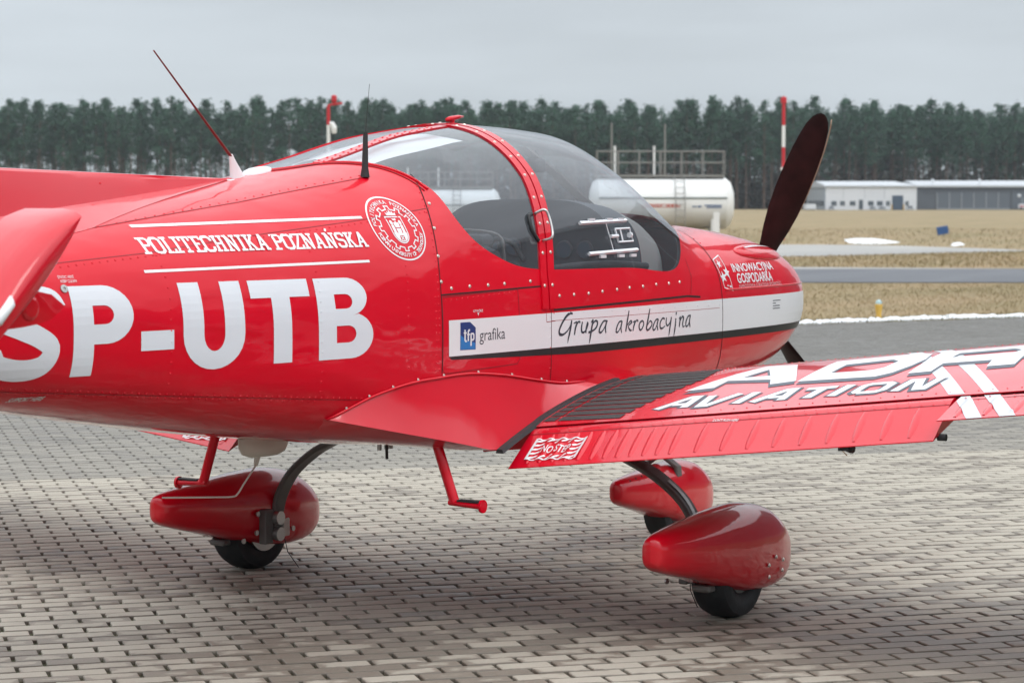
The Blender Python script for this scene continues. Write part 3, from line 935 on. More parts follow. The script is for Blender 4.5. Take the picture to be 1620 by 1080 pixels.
# added unseen hangar right of the frame: darkens the lower reflections in the paint
hdir = np.array([0.94, -0.342]); hdir /= np.linalg.norm(hdir)
hc = np.array([26.0, -10.0])
hb = empty('unseen_hangar', (hc[0], hc[1], 0), math.atan2(hdir[1], hdir[0]) - PI / 2)
tag(hb, 'unseen dark hangar added on the right for its reflection in the red paint', 'building')
obj('wall', box(-12, 34, 0, 26, 0, 9.2), M_dark, hb)
obj('roof', box(-12.4, 34.4, -0.4, 26.4, 9.203, 9.7), M_roof, hb)
for j in range(8):
    x0 = -8 + j * 5
    dd = obj('sliding_door', box(x0 + .04, x0 + 4.96, -.16, -.02, .1, 7.4), M_door, hb)
    obj('door_frame', join([box(x0 + .04, x0 + .3, -.22, -.165, .1, 7.4), box(x0 + .305, x0 + 4.96, -.22, -.165, .1, .4)]), M_frame, dd)

# ------------------------------------------------------------------ air between the aeroplane and the forest
hz = bpy.data.materials.new('winter_haze')
hz.use_nodes = True
_nt = hz.node_tree
_nt.nodes.clear()
_o = N(_nt, 'ShaderNodeOutputMaterial')
_v = N(_nt, 'ShaderNodeVolumePrincipled')
_v.inputs['Color'].default_value = (0.80, 0.86, 0.92, 1)
_v.inputs['Density'].default_value = 0.00013
_v.inputs['Anisotropy'].default_value = 0.2
_nt.links.new(_v.outputs[0], _o.inputs['Volume'])
hq = [CAM + FW * a + RT * b_ for a, b_ in ((-115, -465), (-115, 465), (815, 465), (815, -465))]
hv = [(q[0], q[1], z) for z in (-1.2, 34.0) for q in hq]
obj('haze', fixn((hv, [(0, 1, 2, 3), (4, 5, 6, 7), (0, 1, 5, 4), (1, 2, 6, 5), (2, 3, 7, 6), (3, 0, 4, 7)])), hz, kind='stuff')

# ------------------------------------------------------------------ aeroplane: shape functions (x forward, y to port, z up)
def pchip(x, y, q):
    h = np.diff(x); d = np.diff(y) / h; m = np.zeros_like(y)
    for i in range(1, len(x) - 1):
        if d[i - 1] * d[i] > 0:
            w1 = 2 * h[i] + h[i - 1]; w2 = h[i] + 2 * h[i - 1]
            m[i] = (w1 + w2) / (w1 / d[i - 1] + w2 / d[i])
    m[0] = d[0]; m[-1] = d[-1]
    q = np.asarray(q, float)
    i = np.clip(np.searchsorted(x, q) - 1, 0, len(x) - 2)
    t = (q - x[i]) / h[i]
    return (1 + 2 * t) * (1 - t) ** 2 * y[i] + t * (1 - t) ** 2 * h[i] * m[i] + t * t * (3 - 2 * t) * y[i + 1] + t * t * (t - 1) * h[i] * m[i + 1]

# station x, height of greatest width, half width, top, top exponent, bottom, bottom exponent
ST = np.array([
    (-4.45, 1.36, .035, 1.41, 2.0, 1.28, 2.0), (-4.0, 1.32, .10, 1.43, 2.0, 1.18, 2.3), (-3.4, 1.27, .205, 1.47, 2.0, 1.06, 2.6),
    (-2.7, 1.22, .325, 1.535, 2.0, .940, 3.0), (-2.0, 1.18, .435, 1.62, 2.05, .826, 3.4), (-1.5, 1.15, .51, 1.69, 2.15, .757, 3.7),
    (-1.1, 1.13, .555, 1.765, 2.25, .712, 3.9), (-.6, 1.12, .57, 1.865, 2.3, .675, 4.0), (-.1, 1.12, .575, 1.91, 2.3, .665, 4.0),
    (.35, 1.12, .57, 1.895, 2.3, .668, 4.0), (.65, 1.11, .56, 1.81, 2.3, .670, 3.8), (.9, 1.10, .55, 1.68, 2.35, .678, 3.6),
    (1.1, 1.10, .54, 1.55, 2.6, .688, 3.4), (1.2, 1.10, .535, 1.52, 2.8, .693, 3.3), (1.6, 1.10, .52, 1.49, 2.8, .715, 3.1),
    (2.0, 1.11, .49, 1.45, 2.7, .77, 2.8), (2.25, 1.12, .445, 1.41, 2.5, .84, 2.5), (2.40, 1.13, .385, 1.36, 2.4, .905, 2.3),
    (2.47, 1.14, .31, 1.30, 2.3, .97, 2.1), (2.50, 1.14, .22, 1.25, 2.2, 1.03, 2.0)])
_TX = np.linspace(ST[0, 0], ST[-1, 0], 6000)
_TV = [pchip(ST[:, 0], ST[:, k], _TX) for k in range(1, 7)]
def par(X): return [np.interp(X, _TX, t) for t in _TV]
def half(X, Z):
    zc, w, zt, nt_, zb, nb = par(X)
    Z = np.asarray(Z, float); up = Z >= zc
    h = np.where(up, zt - zc, zc - zb); n = np.where(up, nt_, nb)
    r = np.clip(np.abs(Z - zc) / h, 0, 1)
    return w * (1 - r ** n) ** (1 / n)
def ring(X, t):
    """section point(s) at angle t (0 = starboard widest, pi/2 = top)"""
    zc, w, zt, nt_, zb, nb = par(X)
    c, s = np.cos(t), np.sin(t)
    up = s >= 0
    n = np.where(up, nt_, nb); h = np.where(up, zt - zc, zc - zb)
    y = -w * np.sign(c) * np.abs(c) ** (2 / n)
    z = zc + h * np.sign(s) * np.abs(s) ** (2 / n)
    return y, z
def side(X, Z, off=0.0, sgn=-1):
    """point on the fuselage side (starboard sgn=-1) lifted by off along the normal"""
    e = 0.004
    h = float(half(X, Z)); hx = (float(half(X + e, Z)) - float(half(X - e, Z))) / (2 * e)
    hz = (float(half(X, Z + e)) - float(half(X, Z - e))) / (2 * e)
    hz = max(-6, min(6, hz))
    n = Vector((-hx, sgn, -hz)).normalized()
    return Vector((X, sgn * h, Z)) + n * off
def side_arr(X, Z, off, sgn=-1):
    X = np.asarray(X, float); Z = np.asarray(Z, float); e = 0.004
    h = half(X, Z); hx = (half(X + e, Z) - half(X - e, Z)) / (2 * e); hz = np.clip((half(X, Z + e) - half(X, Z - e)) / (2 * e), -6, 6)
    n = np.stack([-hx, np.full_like(h, sgn), -hz], 1); n /= np.linalg.norm(n, axis=1)[:, None]
    return np.stack([X, sgn * h, Z], 1) + n * np.asarray(off)[..., None]
def ringpt(X, t, off=0.0):
    e = 0.004
    def P(x, a):
        y, z = ring(np.array(x), np.array(a)); return Vector((x, float(y), float(z)))
    p = P(X, t); dx = P(X + e, t) - P(X - e, t); da = P(X, t + e) - P(X, t - e)
    n = dx.cross(da)
    n.normalize()
    c = Vector((X, 0, 1.15))
    if n.dot(p - c) < 0: n = -n
    return p + n * off

plane = empty('airplane', (0, 0, 0))
tag(plane, 'red low-wing light aeroplane with white registration letters parked on the block paving', 'airplane')

# ---- fuselage skin, cut open for the glazing
GLASS = catmull([(-1.415, 1.708), (-1.29, 1.722), (-1.18, 1.737), (-1.08, 1.742), (-1.01, 1.731), (-.964, 1.709), (-.926, 1.679), (-.892, 1.645), (-.873, 1.6),
                 (-.85, 1.536), (-.794, 1.466), (-.697, 1.411), (-.542, 1.361), (-.367, 1.342), (-.2, 1.338), (0, 1.336), (.357, 1.331), (.592, 1.313),
                 (.70, 1.309), (.79, 1.322), (.85, 1.355), (.93, 1.425), (1.02, 1.495), (1.09, 1.545), (1.125, 1.6)], 4) + [(1.13, 2.4), (-1.42, 2.4)]
xs = np.concatenate([np.linspace(-4.45, -1.45, 60, endpoint=False), np.linspace(-1.45, 1.3, 170, endpoint=False), np.linspace(1.3, 2.2, 34, endpoint=False), np.linspace(2.2, 2.5, 26)])
NT = 168
ts = np.linspace(0, 2 * PI, NT, endpoint=False)
XX = np.repeat(xs, NT); TT = np.tile(ts, len(xs))
YY, ZZ = ring(XX, TT)
SV = np.stack([XX, YY, ZZ], 1)
SF = grid_faces(len(xs), NT, True, flip=True)
gval = sdf_poly(GLASS, XX, ZZ)
bv, bf = clip(SV, SF, -gval)
nb0 = len(bv)
bv += [tuple(SV[i]) for i in range(NT)] + [tuple(SV[(len(xs) - 1) * NT + i]) for i in range(NT)]
bf += [tuple(range(nb0, nb0 + NT)), tuple(range(nb0 + 2 * NT - 1, nb0 + NT - 1, -1))]
fus = obj('fuselage', (bv, bf), M_red, plane, True)
gv_, gf_ = clip(SV, SF, gval)
gx = np.array([p[0] for p in gv_]); gz_ = np.array([p[2] for p in gv_])
AX = -0.345 + np.clip((gz_ - 1.34) / 0.35, 0, 1) * 0.09
obj('rear_window', clip(gv_, gf_, AX - gx), M_glass, plane, True)
obj('windshield', clip(gv_, gf_, gx - AX), M_glass, plane, True)
# inner cabin lining below the sill
lv = [tuple(ringpt(x, t, -0.016)) for x in np.linspace(-1.3, 1.08, 46) for t in np.linspace(-PI * 0.5 + 0.02, PI * 1.5 - 0.02, 60)]
lf = grid_faces(46, 60)
lz = sdf_poly(GLASS, [p[0] for p in lv], [p[2] for p in lv])
obj('cabin_lining', clip(lv, lf, -lz - 0.004), M_lining, plane, True)
obj('rear_bulkhead', box(-1.02, -1.0, -0.44, 0.44, 0.75, 1.42, 0.005), M_lining, plane)

def band(name, xa, xb, zlow, off, mat, parent, n=60):
    """frame hoop lying on the section between x=xa(z) and xb(z)"""
    V = []
    for i in range(n):
        # angle range from zlow starboard over the top to port
        t = t0_[0] + (PI - 2 * t0_[0]) * i / (n - 1)
        z = float(ring(np.array(-0.3), np.array(t))[1])
        a, b_ = xa(z), xb(z)
        V += [ringpt(a, t, -0.004), ringpt(a, t, off), ringpt(b_, t, off), ringpt(b_, t, -0.004)]
    F = []
    for i in range(n - 1):
        for k in range(4):
            k2 = (k + 1) % 4
            F.append((i * 4 + k, i * 4 + k2, (i + 1) * 4 + k2, (i + 1) * 4 + k))
    F += [(0, 1, 2, 3), tuple(range((n - 1) * 4, n * 4))[::-1]]
    return obj(name, fixn((V, F)), mat, parent)
tt = np.linspace(0, PI / 2, 400)
t0_ = [float(tt[np.argmin(np.abs(ring(np.full(400, -0.3), tt)[1] - 1.19))])]
rake = lambda z: min(max((z - 1.34) / 0.35, 0), 1) * 0.09
hoopA = band('rear_canopy_hoop', lambda z: -0.388 + rake(z), lambda z: -0.345 + rake(z), 1.19, 0.007, M_red, plane)
hoopB = band('front_canopy_hoop', lambda z: -0.339 + rake(z), lambda z: -0.293 + rake(z), 1.19, 0.009, M_red, plane)
# two spine strips over the rear window
def spine_t(x, yy):
    tt_ = np.linspace(PI * .3, PI * .7, 300); y_ = ring(np.full(300, x), tt_)[0]
    return float(np.interp(yy, y_, tt_))
spines = []
for s_ in (-1, 1):
    V = []
    sx = np.linspace(-1.20, -0.31, 36)
    for x in sx:
        yc_ = (.108 - .035 * (x + 1.2) / .9) * (1.0 if s_ < 0 else 1.8)
        for (dy, o) in ((-.019, -.004), (-.019, .005), (.019, .005), (.019, -.004)):
            V.append(ringpt(x, spine_t(x, s_ * yc_ + dy), o))
    F = [(i * 4 + k, i * 4 + (k + 1) % 4, (i + 1) * 4 + (k + 1) % 4, (i + 1) * 4 + k) for i in range(len(sx) - 1) for k in range(4)] + [(0, 1, 2, 3), tuple(range(len(V) - 1, len(V) - 5, -1))]
    spines.append(obj('canopy_spine', fixn((V, F)), M_red, plane))
spine = spines[0]

def top_z(x, y):
    zc, w, zt, nt_, zb, nb = [float(q) for q in par(x)]
    return zc + (zt - zc) * (1 - min(1, abs(y) / w) ** nt_) ** (1 / nt_)
rim = catmull([(-1.43, .0), (-1.33, -.07), (-1.21, -.118), (-1.111, -.188), (-1.043, -.253), (-.994, -.312), (-.958, -.361), (-.935, -.40)], 5)
obj('window_rim', tube([(x, y, top_z(x, y) + .001) for x, y in rim], .0032, 6), M_lineR, plane, True)
rim2 = [(x + .022, y) for x, y in rim]
obj('window_rim', tube([(x, y, top_z(x, y) + .001) for x, y in rim2], .006, 6), M_red, plane, True)

# ---- screws and rivets
def dome(r, h, n=7):
    v = [(r * math.cos(2 * PI * k / n), r * math.sin(2 * PI * k / n), 0) for k in range(n)] + [(0.6 * r * math.cos(2 * PI * k / n), 0.6 * r * math.sin(2 * PI * k / n), h) for k in range(n)]
    f = [(k, (k + 1) % n, n + (k + 1) % n, n + k) for k in range(n)] + [tuple(range(n, 2 * n))]
    return v, f
def put(vf, p, nrm):
    q = Vector(nrm).to_track_quat('Z', 'Y').to_matrix().to_4x4()
    return xf(vf, Matrix.Translation(p) @ q)
def studs(pts, r, h, n=7):
    d = dome(r, h, n)
    return join([put(d, p, nn) for p, nn in pts])
def sidepn(X, Z, off=0.0):
    p = side(X, Z, off); q = side(X, Z, off + 0.01)
    return p, (q - p)
def along(pts, step):
    P = [np.array(p[:2], float) for p in pts]
    out = [P[0]]; need = step
    for a, b_ in zip(P[:-1], P[1:]):
        L_ = np.linalg.norm(b_ - a); s = need
        while s <= L_:
            out.append(a + (b_ - a) * s / L_); s += step
        need = s - L_
    return out
M_screw = pmat('canopy_screw', (0.62, 0.55, 0.50), 0.35, 0.7)
sc_pts = [sidepn(*p, 0.0005) for p in [(-0.925, 1.67), (-0.956, 1.594), (-0.997, 1.505), (-1.03, 1.405), (-1.043, 1.313), (-0.987, 1.288), (-0.871, 1.292), (-0.751, 1.293), (-0.64, 1.295), (-0.458, 1.299), (-0.253, 1.237), (-0.142, 1.238), (-0.027, 1.239), (0.087, 1.243), (0.21, 1.247), (0.319, 1.251), (0.439, 1.253), (0.566, 1.257), (0.69, 1.258), (0.8, 1.26)]]
for t in np.linspace(t0_[0] + 0.10, PI - t0_[0] - 0.1, 19):
    z = float(ring(np.array(-0.3), np.array(t))[1])
    for xo, of in ((-0.368, 0.007), (-0.314, 0.009)):
        p = ringpt(xo + rake(z), t, of); sc_pts.append((p, ringpt(xo + rake(z), t, of + 0.01) - p))
obj('canopy_screws', studs(sc_pts, 0.0074, 0.0035, 8), M_screw, plane, kind='stuff')
sp_pts = []
for x in np.linspace(-1.17, -0.42, 15):
    for dy in (-0.011, 0.011):
        a = spine_t(x, -(.108 - .035 * (x + 1.2) / .9) + dy); p = ringpt(x, a, 0.005); sp_pts.append((p, ringpt(x, a, 0.02) - p))
obj('spine_screws', studs(sp_pts, 0.005, 0.003), M_redf, spine, kind='stuff')
RIV = [([(-2.95, 1.042), (-2.35, 0.990), (-1.67, 0.936), (-1.2, 0.90)], 0.028), ([(-2.95, 1.03), (-2.35, 0.978), (-1.67, 0.924)], 0.028),
       ([(-2.95, 1.385), (-2.37, 1.428), (-1.82, 1.484), (-1.38, 1.524), (-0.99, 1.565)], 0.032),
       ([(-2.50, 1.515), (-1.79, 1.606), (-1.12, 1.70)], 0.045),
       ([(-2.33, 1.43), (-2.35, 1.2), (-2.345, 1.0)], 0.034), ([(-1.66, 1.50), (-1.69, 1.2), (-1.68, 0.95)], 0.034), ([(-1.225, 1.375), (-1.25, 1.2), (-1.25, 1.0)], 0.03),
       ([(-1.075, 1.0), (-1.072, 1.26), (-1.045, 1.43), (-0.99, 1.58), (-0.95, 1.67)], 0.026), ([(-1.095, 1.0), (-1.09, 1.26)], 0.026),
       ([(-1.03, 1.245), (-0.57, 1.262)], 0.035), ([(-0.33, 1.24), (-0.325, 0.93)], 0.04), ([(-0.30, 1.172), (1.2, 1.150)], 0.115), ([(1.25, 1.40), (1.20, 1.44)], 0.03)]
rp = []
for pts, st in RIV:
    for q in along(pts, st): rp.append(sidepn(q[0], q[1], 0.0))
def on_print(q):
    x, z = q[0].x, q[0].z
    return (-1.70 < x < -1.62 and 1.068 < z < 1.338) or (-2.47 < x < -2.341 and 1.134 < z < 1.192) or (-1.0 < x < 2.3 and 1.05 < z < 1.172)
obj('rivets', studs([q for q in rp if not on_print(q)], 0.0042, 0.002, 6), M_red, fus, kind='stuff')
obj('print_rivets', studs([q for q in rp if on_print(q)], 0.0042, 0.0034, 6), M_letter, fus, kind='stuff')

# ---- print and panel lines on the fuselage: flat shapes in (x, z), sliced fine and laid on the skin
def ribbon(pts, w, closed=False):
    P = [np.array(p[:2], float) for p in pts]
    n = len(P)
    ww = [w] * n if isinstance(w, (int, float)) else w
    V = []
    for i in range(n):
        a = P[(i - 1) % n] if (closed or i > 0) else P[i]
        b_ = P[(i + 1) % n] if (closed or i < n - 1) else P[i]
        d1 = P[i] - a; d2 = b_ - P[i]
        l1, l2 = np.linalg.norm(d1), np.linalg.norm(d2)
        d1 = d1 / l1 if l1 > 1e-9 else d2 / max(l2, 1e-9)
        d2 = d2 / l2 if l2 > 1e-9 else d1
        n1 = np.array([-d1[1], d1[0]]); n2 = np.array([-d2[1], d2[0]])
        m_ = n1 + n2; lm_ = np.linalg.norm(m_)
        m_ = n1 if lm_ < 1e-6 else m_ / lm_
        k = 1 / max(0.45, m_ @ n1)
        V += [tuple(P[i] + m_ * k * ww[i] / 2), tuple(P[i] - m_ * k * ww[i] / 2)]
    F = []
    for i in range(n if closed else n - 1):
        j = (i + 1) % n
        F.append((2 * i, 2 * i + 1, 2 * j + 1, 2 * j))
    return V, F
def fill(outer, holes=()):
    loops = [list(outer)] + [list(h) for h in holes]
    flat = [p for l in loops for p in l]
    tri = tessellate_polygon([[Vector((p[0], p[1], 0)) for p in l] for l in loops])
    return [tuple(p[:2]) for p in flat], [tuple(t) for t in tri]
def arc(cx, cy, rx, ry, a0, a1, n=14):
    return [(cx + rx * math.cos(R(a0 + (a1 - a0) * i / n)), cy + ry * math.sin(R(a0 + (a1 - a0) * i / n))) for i in range(n + 1)]
def lay(shapes, place, name, mat, parent, off=0.0015, gx=0.05, gz=0.03, step=0.00012, kind=None):
    """shapes: list of (verts2d, faces) already in surface coordinates; place(a, b, off) -> 3D"""
    V, F = [], []
    for si, (v, f) in enumerate(shapes):
        bm = bmesh.new()
        vs = [bm.verts.new((p[0], p[1], 0)) for p in v]
        for q in f:
            try: bm.faces.new([vs[i] for i in q])
            except ValueError: pass
        for axis, g in ((0, gx), (1, gz)):
            lo = min(p[axis] for p in v); hi = max(p[axis] for p in v)
            kk = math.floor(lo / g) + 1
            while kk * g < hi:
                co = [0, 0, 0]; no = [0, 0, 0]; co[axis] = kk * g; no[axis] = 1
                bmesh.ops.bisect_plane(bm, geom=list(bm.verts) + list(bm.edges) + list(bm.faces), dist=1e-6, plane_co=co, plane_no=no)
                kk += 1
        bm.verts.index_update()
        n = len(V)
        o = off + si * step
        V += [tuple(q) for q in place(np.array([q.co.x for q in bm.verts]), np.array([q.co.y for q in bm.verts]), o)]
        F += [tuple(q.index + n for q in p.verts) for p in bm.faces]
        bm.free()
    vf = (V, F)
    # face outwards
    return obj(name, vf, mat, parent, kind=kind)
def on_side(a, b_, o): return side_arr(a, b_, o)
def mapped(shapes, fn): return [([fn(*p) for p in v], f) for v, f in shapes]

# panel joints
LINES = [ribbon(catmull([(-1.058, 0.985), (-1.055, 1.26), (-1.03, 1.42), (-0.985, 1.57), (-0.935, 1.68), (-0.93, 1.70)], 5), 0.005),
         ribbon([(-1.055, 1.266), (-0.345, 1.279)], 0.006),
         ribbon([(-0.30, 1.184), (0.226, 1.191), (0.871, 1.198), (1.0, 1.19)], 0.009),
         ribbon(catmull([(1.232, 0.80), (1.232, 1.0), (1.232, 1.12), (1.222, 1.30), (1.20, 1.385), (1.185, 1.44), (1.18, 1.48)], 5), 0.006),
         ribbon([(-0.318, 0.90), (-0.321, 1.185)], 0.004)]
lay(LINES, on_side, 'panel_joint', M_line, fus, 0.0009, kind='stuff')
DOORL = [ribbon([(-1.052, 1.258), (-0.553, 1.272), (-0.545, 1.01), (-0.565, 0.992), (-1.04, 0.982), (-1.055, 1.0)], 0.004, True),
         ribbon([(-3.0, 1.037), (-2.351, 0.985), (-1.672, 0.931), (-1.25, 0.90)], 0.0025), ribbon([(-3.0, 1.395), (-2.37, 1.437), (-1.82, 1.493), (-1.38, 1.533), (-0.97, 1.578)], 0.0022),
         ribbon([(-2.55, 1.509), (-1.79, 1.599), (-1.12, 1.692)], 0.002), ribbon([(-0.32, 1.143), (1.2, 1.135)], 0.002), ribbon([(-0.36, 1.20), (-0.355, 1.14), (-0.29, 1.142)], 0.003),
         ribbon([(0.90, 1.20), (0.93, 1.28), (0.91, 1.36)], 0.004)]
lay(DOORL, on_side, 'panel_edge', M_lineR, fus, 0.0008, kind='stuff')

# cheat line: white with a black lower edge
sxs = np.linspace(-1.018, 2.36, 60)
wtop = lambda x: 1.1735
wbot = lambda x: 1.043 - 0.012 * min(max((x + 1) / 2.2, 0), 1)
bth = lambda x: 0.012 + 0.020 * min(max((x + 1) / 0.9, 0), 1)
lay([([(x, wtop(x)) for x in sxs] + [(x, wbot(x)) for x in sxs], [(i, i + 1, 60 + i + 1, 60 + i) for i in range(59)])], on_side, 'white_stripe', M_white, fus, 0.0012)
lay([([(x, wbot(x) - 0.0005) for x in sxs] + [(max(x, -1.0), wbot(x) - bth(x)) for x in sxs], [(i, i + 1, 60 + i + 1, 60 + i) for i in range(59)])], on_side, 'black_stripe', M_black, fus, 0.0012)

# registration: heavy sans letters
def glyph_S():
    c = catmull([(.96, .74), (.86, .87), (.52, .90), (.20, .82), (.16, .66), (.40, .56), (.66, .46), (.84, .33), (.74, .15), (.46, .10), (.14, .16), (.04, .28)], 6)
    return [ribbon(c, .235)]
def glyph_P():
    o = [(0, 0), (0, 1), (.55, 1)] + arc(.55, .675, .45, .325, 90, -90) + [(.33, .35), (.33, 0)]
    h = [(.33, .78), (.52, .78)] + arc(.52, .675, .15, .105, 90, -90, 8) + [(.33, .57)]
    return [fill(o, [h])]
def glyph_D(): return [fill([(0, 0), (1, 0), (1, 1), (0, 1)])]
def glyph_U():
    o = [(0, 1), (0, .40)] + arc(.5, .40, .5, .40, 180, 360) + [(1, 1), (.67, 1), (.67, .40)] + arc(.5, .40, .17, .19, 0, -180, 10) + [(.33, 1)]
    return [fill(o)]
def glyph_T(): return [fill([(0, 1), (0, .79), (.34, .79), (.34, 0), (.65, 0), (.65, .79), (1, .79), (1, 1)])]
def glyph_B():
    o = [(0, 0), (0, 1), (.56, 1)] + arc(.56, .765, .36, .235, 90, -78) + arc(.58, .285, .42, .285, 68, -90) 
    h1 = [(.32, .80), (.52, .80)] + arc(.52, .71, .12, .09, 90, -90, 8) + [(.32, .62)]
    h2 = [(.32, .41), (.54, .41)] + arc(.54, .305, .14, .105, 90, -90, 8) + [(.32, .20)]
    return [fill(o, [h1, h2])]
zb_ = lambda x: 1.0655 + (x + 1.7) * -0.002
for g_, x0, x1, za, zb2 in ((glyph_S, -3.035, -2.775, 0, 1), (glyph_P, -2.735, -2.500, 0, 1), (glyph_D, -2.473, -2.339, .245, .468), (glyph_U, -2.300, -2.036, -.02, 1), (glyph_T, -2.000, -1.732, 0, 1), (glyph_B, -1.702, -1.436, 0, 1)):
    fn = lambda u, v: (x0 + (x1 - x0) * u, zb_(x0) + (za + (zb2 - za) * v) * 0.275)
    lay(mapped(g_(), fn), on_side, 'registration_letter', M_letter, fus, 0.0014, 0.045, 0.025)

# slab-serif lettering
def slab():
    A = .15; S = .12; T = .13
    g = {}
    def bar(x0, x1, y): return ([(x0, y), (x1, y)], S)
    st = lambda x: ([(x, 0), (x, 1)], A)
    g['P'] = (.66, [st(.2), bar(.02, .42, .06), bar(.02, .2, .94), ([(.2, .935), (.5, .935), (.59, .85), (.59, .6), (.5, .51), (.2, .51)], T)])
    g['O'] = (.66, [([(.2, .065), (.46, .065), (.58, .18), (.58, .82), (.46, .935), (.2, .935), (.08, .82), (.08, .18), (.2, .065)], A)])
    g['L'] = (.60, [st(.2), bar(.02, .38, .94), ([(.05, .06), (.56, .06), (.56, .26)], S)])
    g['I'] = (.42, [st(.2), bar(.02, .38, .06), bar(.02, .38, .94)])
    g['T'] = (.66, [([(.32, 0), (.32, .95)], A), bar(.15, .49, .06), ([(.06, .72), (.06, .94), (.58, .94), (.58, .72)], S)])
    g['E'] = (.62, [st(.2), ([(.02, .94), (.56, .94), (.56, .76)], S), ([(.02, .06), (.57, .06), (.57, .26)], S), bar(.2, .46, .52)])
    g['C'] = (.64, [([(.57, .68), (.57, .82), (.46, .935), (.2, .935), (.08, .82), (.08, .18), (.2, .065), (.46, .065), (.57, .18), (.57, .32)], A)])
    g['H'] = (.72, [st(.17), st(.53), bar(.02, .32, .06), bar(.02, .32, .94), bar(.38, .68, .06), bar(.38, .68, .94), bar(.17, .53, .5)])
    g['N'] = (.76, [st(.17), ([(.57, 0), (.57, 1)], .12), ([(.17, 1), (.57, 0)], A), bar(.02, .32, .06), bar(.02, .17, .94), bar(.42, .72, .94)])
    g['K'] = (.70, [st(.18), bar(.02, .34, .06), bar(.02, .34, .94), ([(.2, .42), (.52, .92)], .13), ([(.3, .56), (.56, .04)], .14), bar(.42, .68, .06), bar(.4, .64, .94)])
    g['A'] = (.70, [([(.12, .02), (.34, 1)], .13), ([(.34, 1), (.56, .02)], .15), bar(.0, .26, .06), bar(.43, .69, .06), bar(.2, .48, .34)])
    g['Z'] = (.58, [([(.06, .74), (.06, .94), (.52, .94), (.06, .06), (.52, .06), (.52, .28)], S)])
    g['S'] = (.60, [([(.53, .72), (.53, .84), (.44, .935), (.17, .935), (.08, .84), (.08, .62), (.17, .53), (.44, .49), (.53, .4), (.53, .17), (.44, .065), (.17, .065), (.08, .17), (.08, .3)], A)])
    g['Ń'] = (g['N'][0], g['N'][1] + [([(.34, 1.1), (.44, 1.27)], .12)])
    g[' '] = (.30, [])
    return g
SLAB = slab()
def slabtext(s):
    out, x = [], 0
    for ch in s:
        w, stks = SLAB[ch]
        for pts, sw in stks: out.append(ribbon([(x + p[0], p[1]) for p in pts], sw))
        x += w
    return out, x
_, W_ = slabtext('POLITECHNIKA POZNAŃSKA')
for word, pre in (('POLITECHNIKA', ''), ('POZNAŃSKA', 'POLITECHNIKA ')):
    sh, _ = slabtext(word); u0 = slabtext(pre)[1]
    fn = lambda u, v: (-2.372 + (-1.378 + 2.372) * (u + u0) / W_, 1.4335 + 0.009 * (u + u0) / W_ + 0.0515 * v)
    lay(mapped(sh, fn), on_side, 'university_name', M_white, fus, 0.0012, 0.05, 0.03, 0.00005)
for pts in ([(-2.336, 1.521), (-1.338, 1.545)], [(-2.413, 1.380), (-1.402, 1.394)]):
    lay([ribbon(pts, 0.0085)], on_side, 'rule_line', M_white, fus, 0.0013)

def ftext(s, x0, x1, z0, z1, bold=0.0, caps=True, shear=0.0, dz=0.0):
    """string fitted between x0..x1, cap height z0..z1"""
    v, f = fmesh(s, bold)
    a = min(p[0] for p in v); b_ = max(p[0] for p in v)
    hcap = 0.729
    return [([(x0 + (x1 - x0) * (p[0] - a) / (b_ - a) + shear * p[1], z0 + (z1 - z0) * p[1] / hcap + dz * (p[0] - a) / (b_ - a)) for p in v], f)]

# ---- university seal
SX, SZ, SR, SRZ = -1.193, 1.505, 0.129, 0.113
def sm(p): return (SX + p[0] * SR, SZ + p[1] * SRZ)
def circ(r, n=72): return [(r * math.cos(2 * PI * k / n), r * math.sin(2 * PI * k / n)) for k in range(n)]
seal = [ribbon(circ(0.975), 0.045, True)]
gear = []
for k in range(12):
    a = 2 * PI * (k + 0.5) / 12 + PI / 12
    for da, r in ((-.115, .60), (-.10, .70), (.10, .70), (.115, .60)):
        gear.append((r * math.sin(-a + da * -1), r * math.cos(-a + da * -1)))
seal.append(ribbon(gear[::-1], 0.035, True))
shield = [(-.29, .36), (.29, .36), (.29, -.12)] + arc(0, -.12, .29, .33, 0, -180, 14)[1:]
seal.append(ribbon(shield, 0.035, True))
# crown
seal += [fill([(-.17, .41), (.17, .41), (.19, .50), (.11, .465), (.085, .55), (.04, .48), (0, .60), (-.04, .48), (-.085, .55), (-.11, .465), (-.19, .50)])]
# three towers on a wall with a gate, figures above
for x, w_, h_ in ((-.17, .10, .24), (.17, .10, .24)):
    seal.append(fill([(x - w_ / 2, -.22), (x + w_ / 2, -.22), (x + w_ / 2, h_ - .13), (x - w_ / 2, h_ - .13)]))
    seal.append(fill([(x + .055 * math.cos(k * PI / 4), .185 + .075 * math.sin(k * PI / 4)) for k in range(8)]))
seal.append(fill([(-.07, -.22), (.07, -.22), (.09, .0), (-.09, .0)]))
seal.append(fill([(-.085, .03), (.085, .03), (.105, .2), (.05, .17), (0, .24), (-.05, .17), (-.105, .2)]))
seal.append(fill([(-.06, .25), (.06, .25), (.075, .32), (0, .30), (-.075, .32)]))
wall = [(-.25, -.12)] + [(-.25 + .5 * k / 8, -.12 - (.04 if k % 2 else 0)) for k in range(1, 8)] + [(.25, -.12)] + arc(0, -.14, .25, .275, 0, -180, 12)
seal.append(fill(wall, [[(-.085, -.375)] + arc(0, -.27, .085, .10, 180, 0, 8) + [(.085, -.375)]]))
seal.append(ribbon([(-.05, -.36), (.05, -.24)], .03)); seal.append(ribbon([(.05, -.36), (-.05, -.24)], .03))
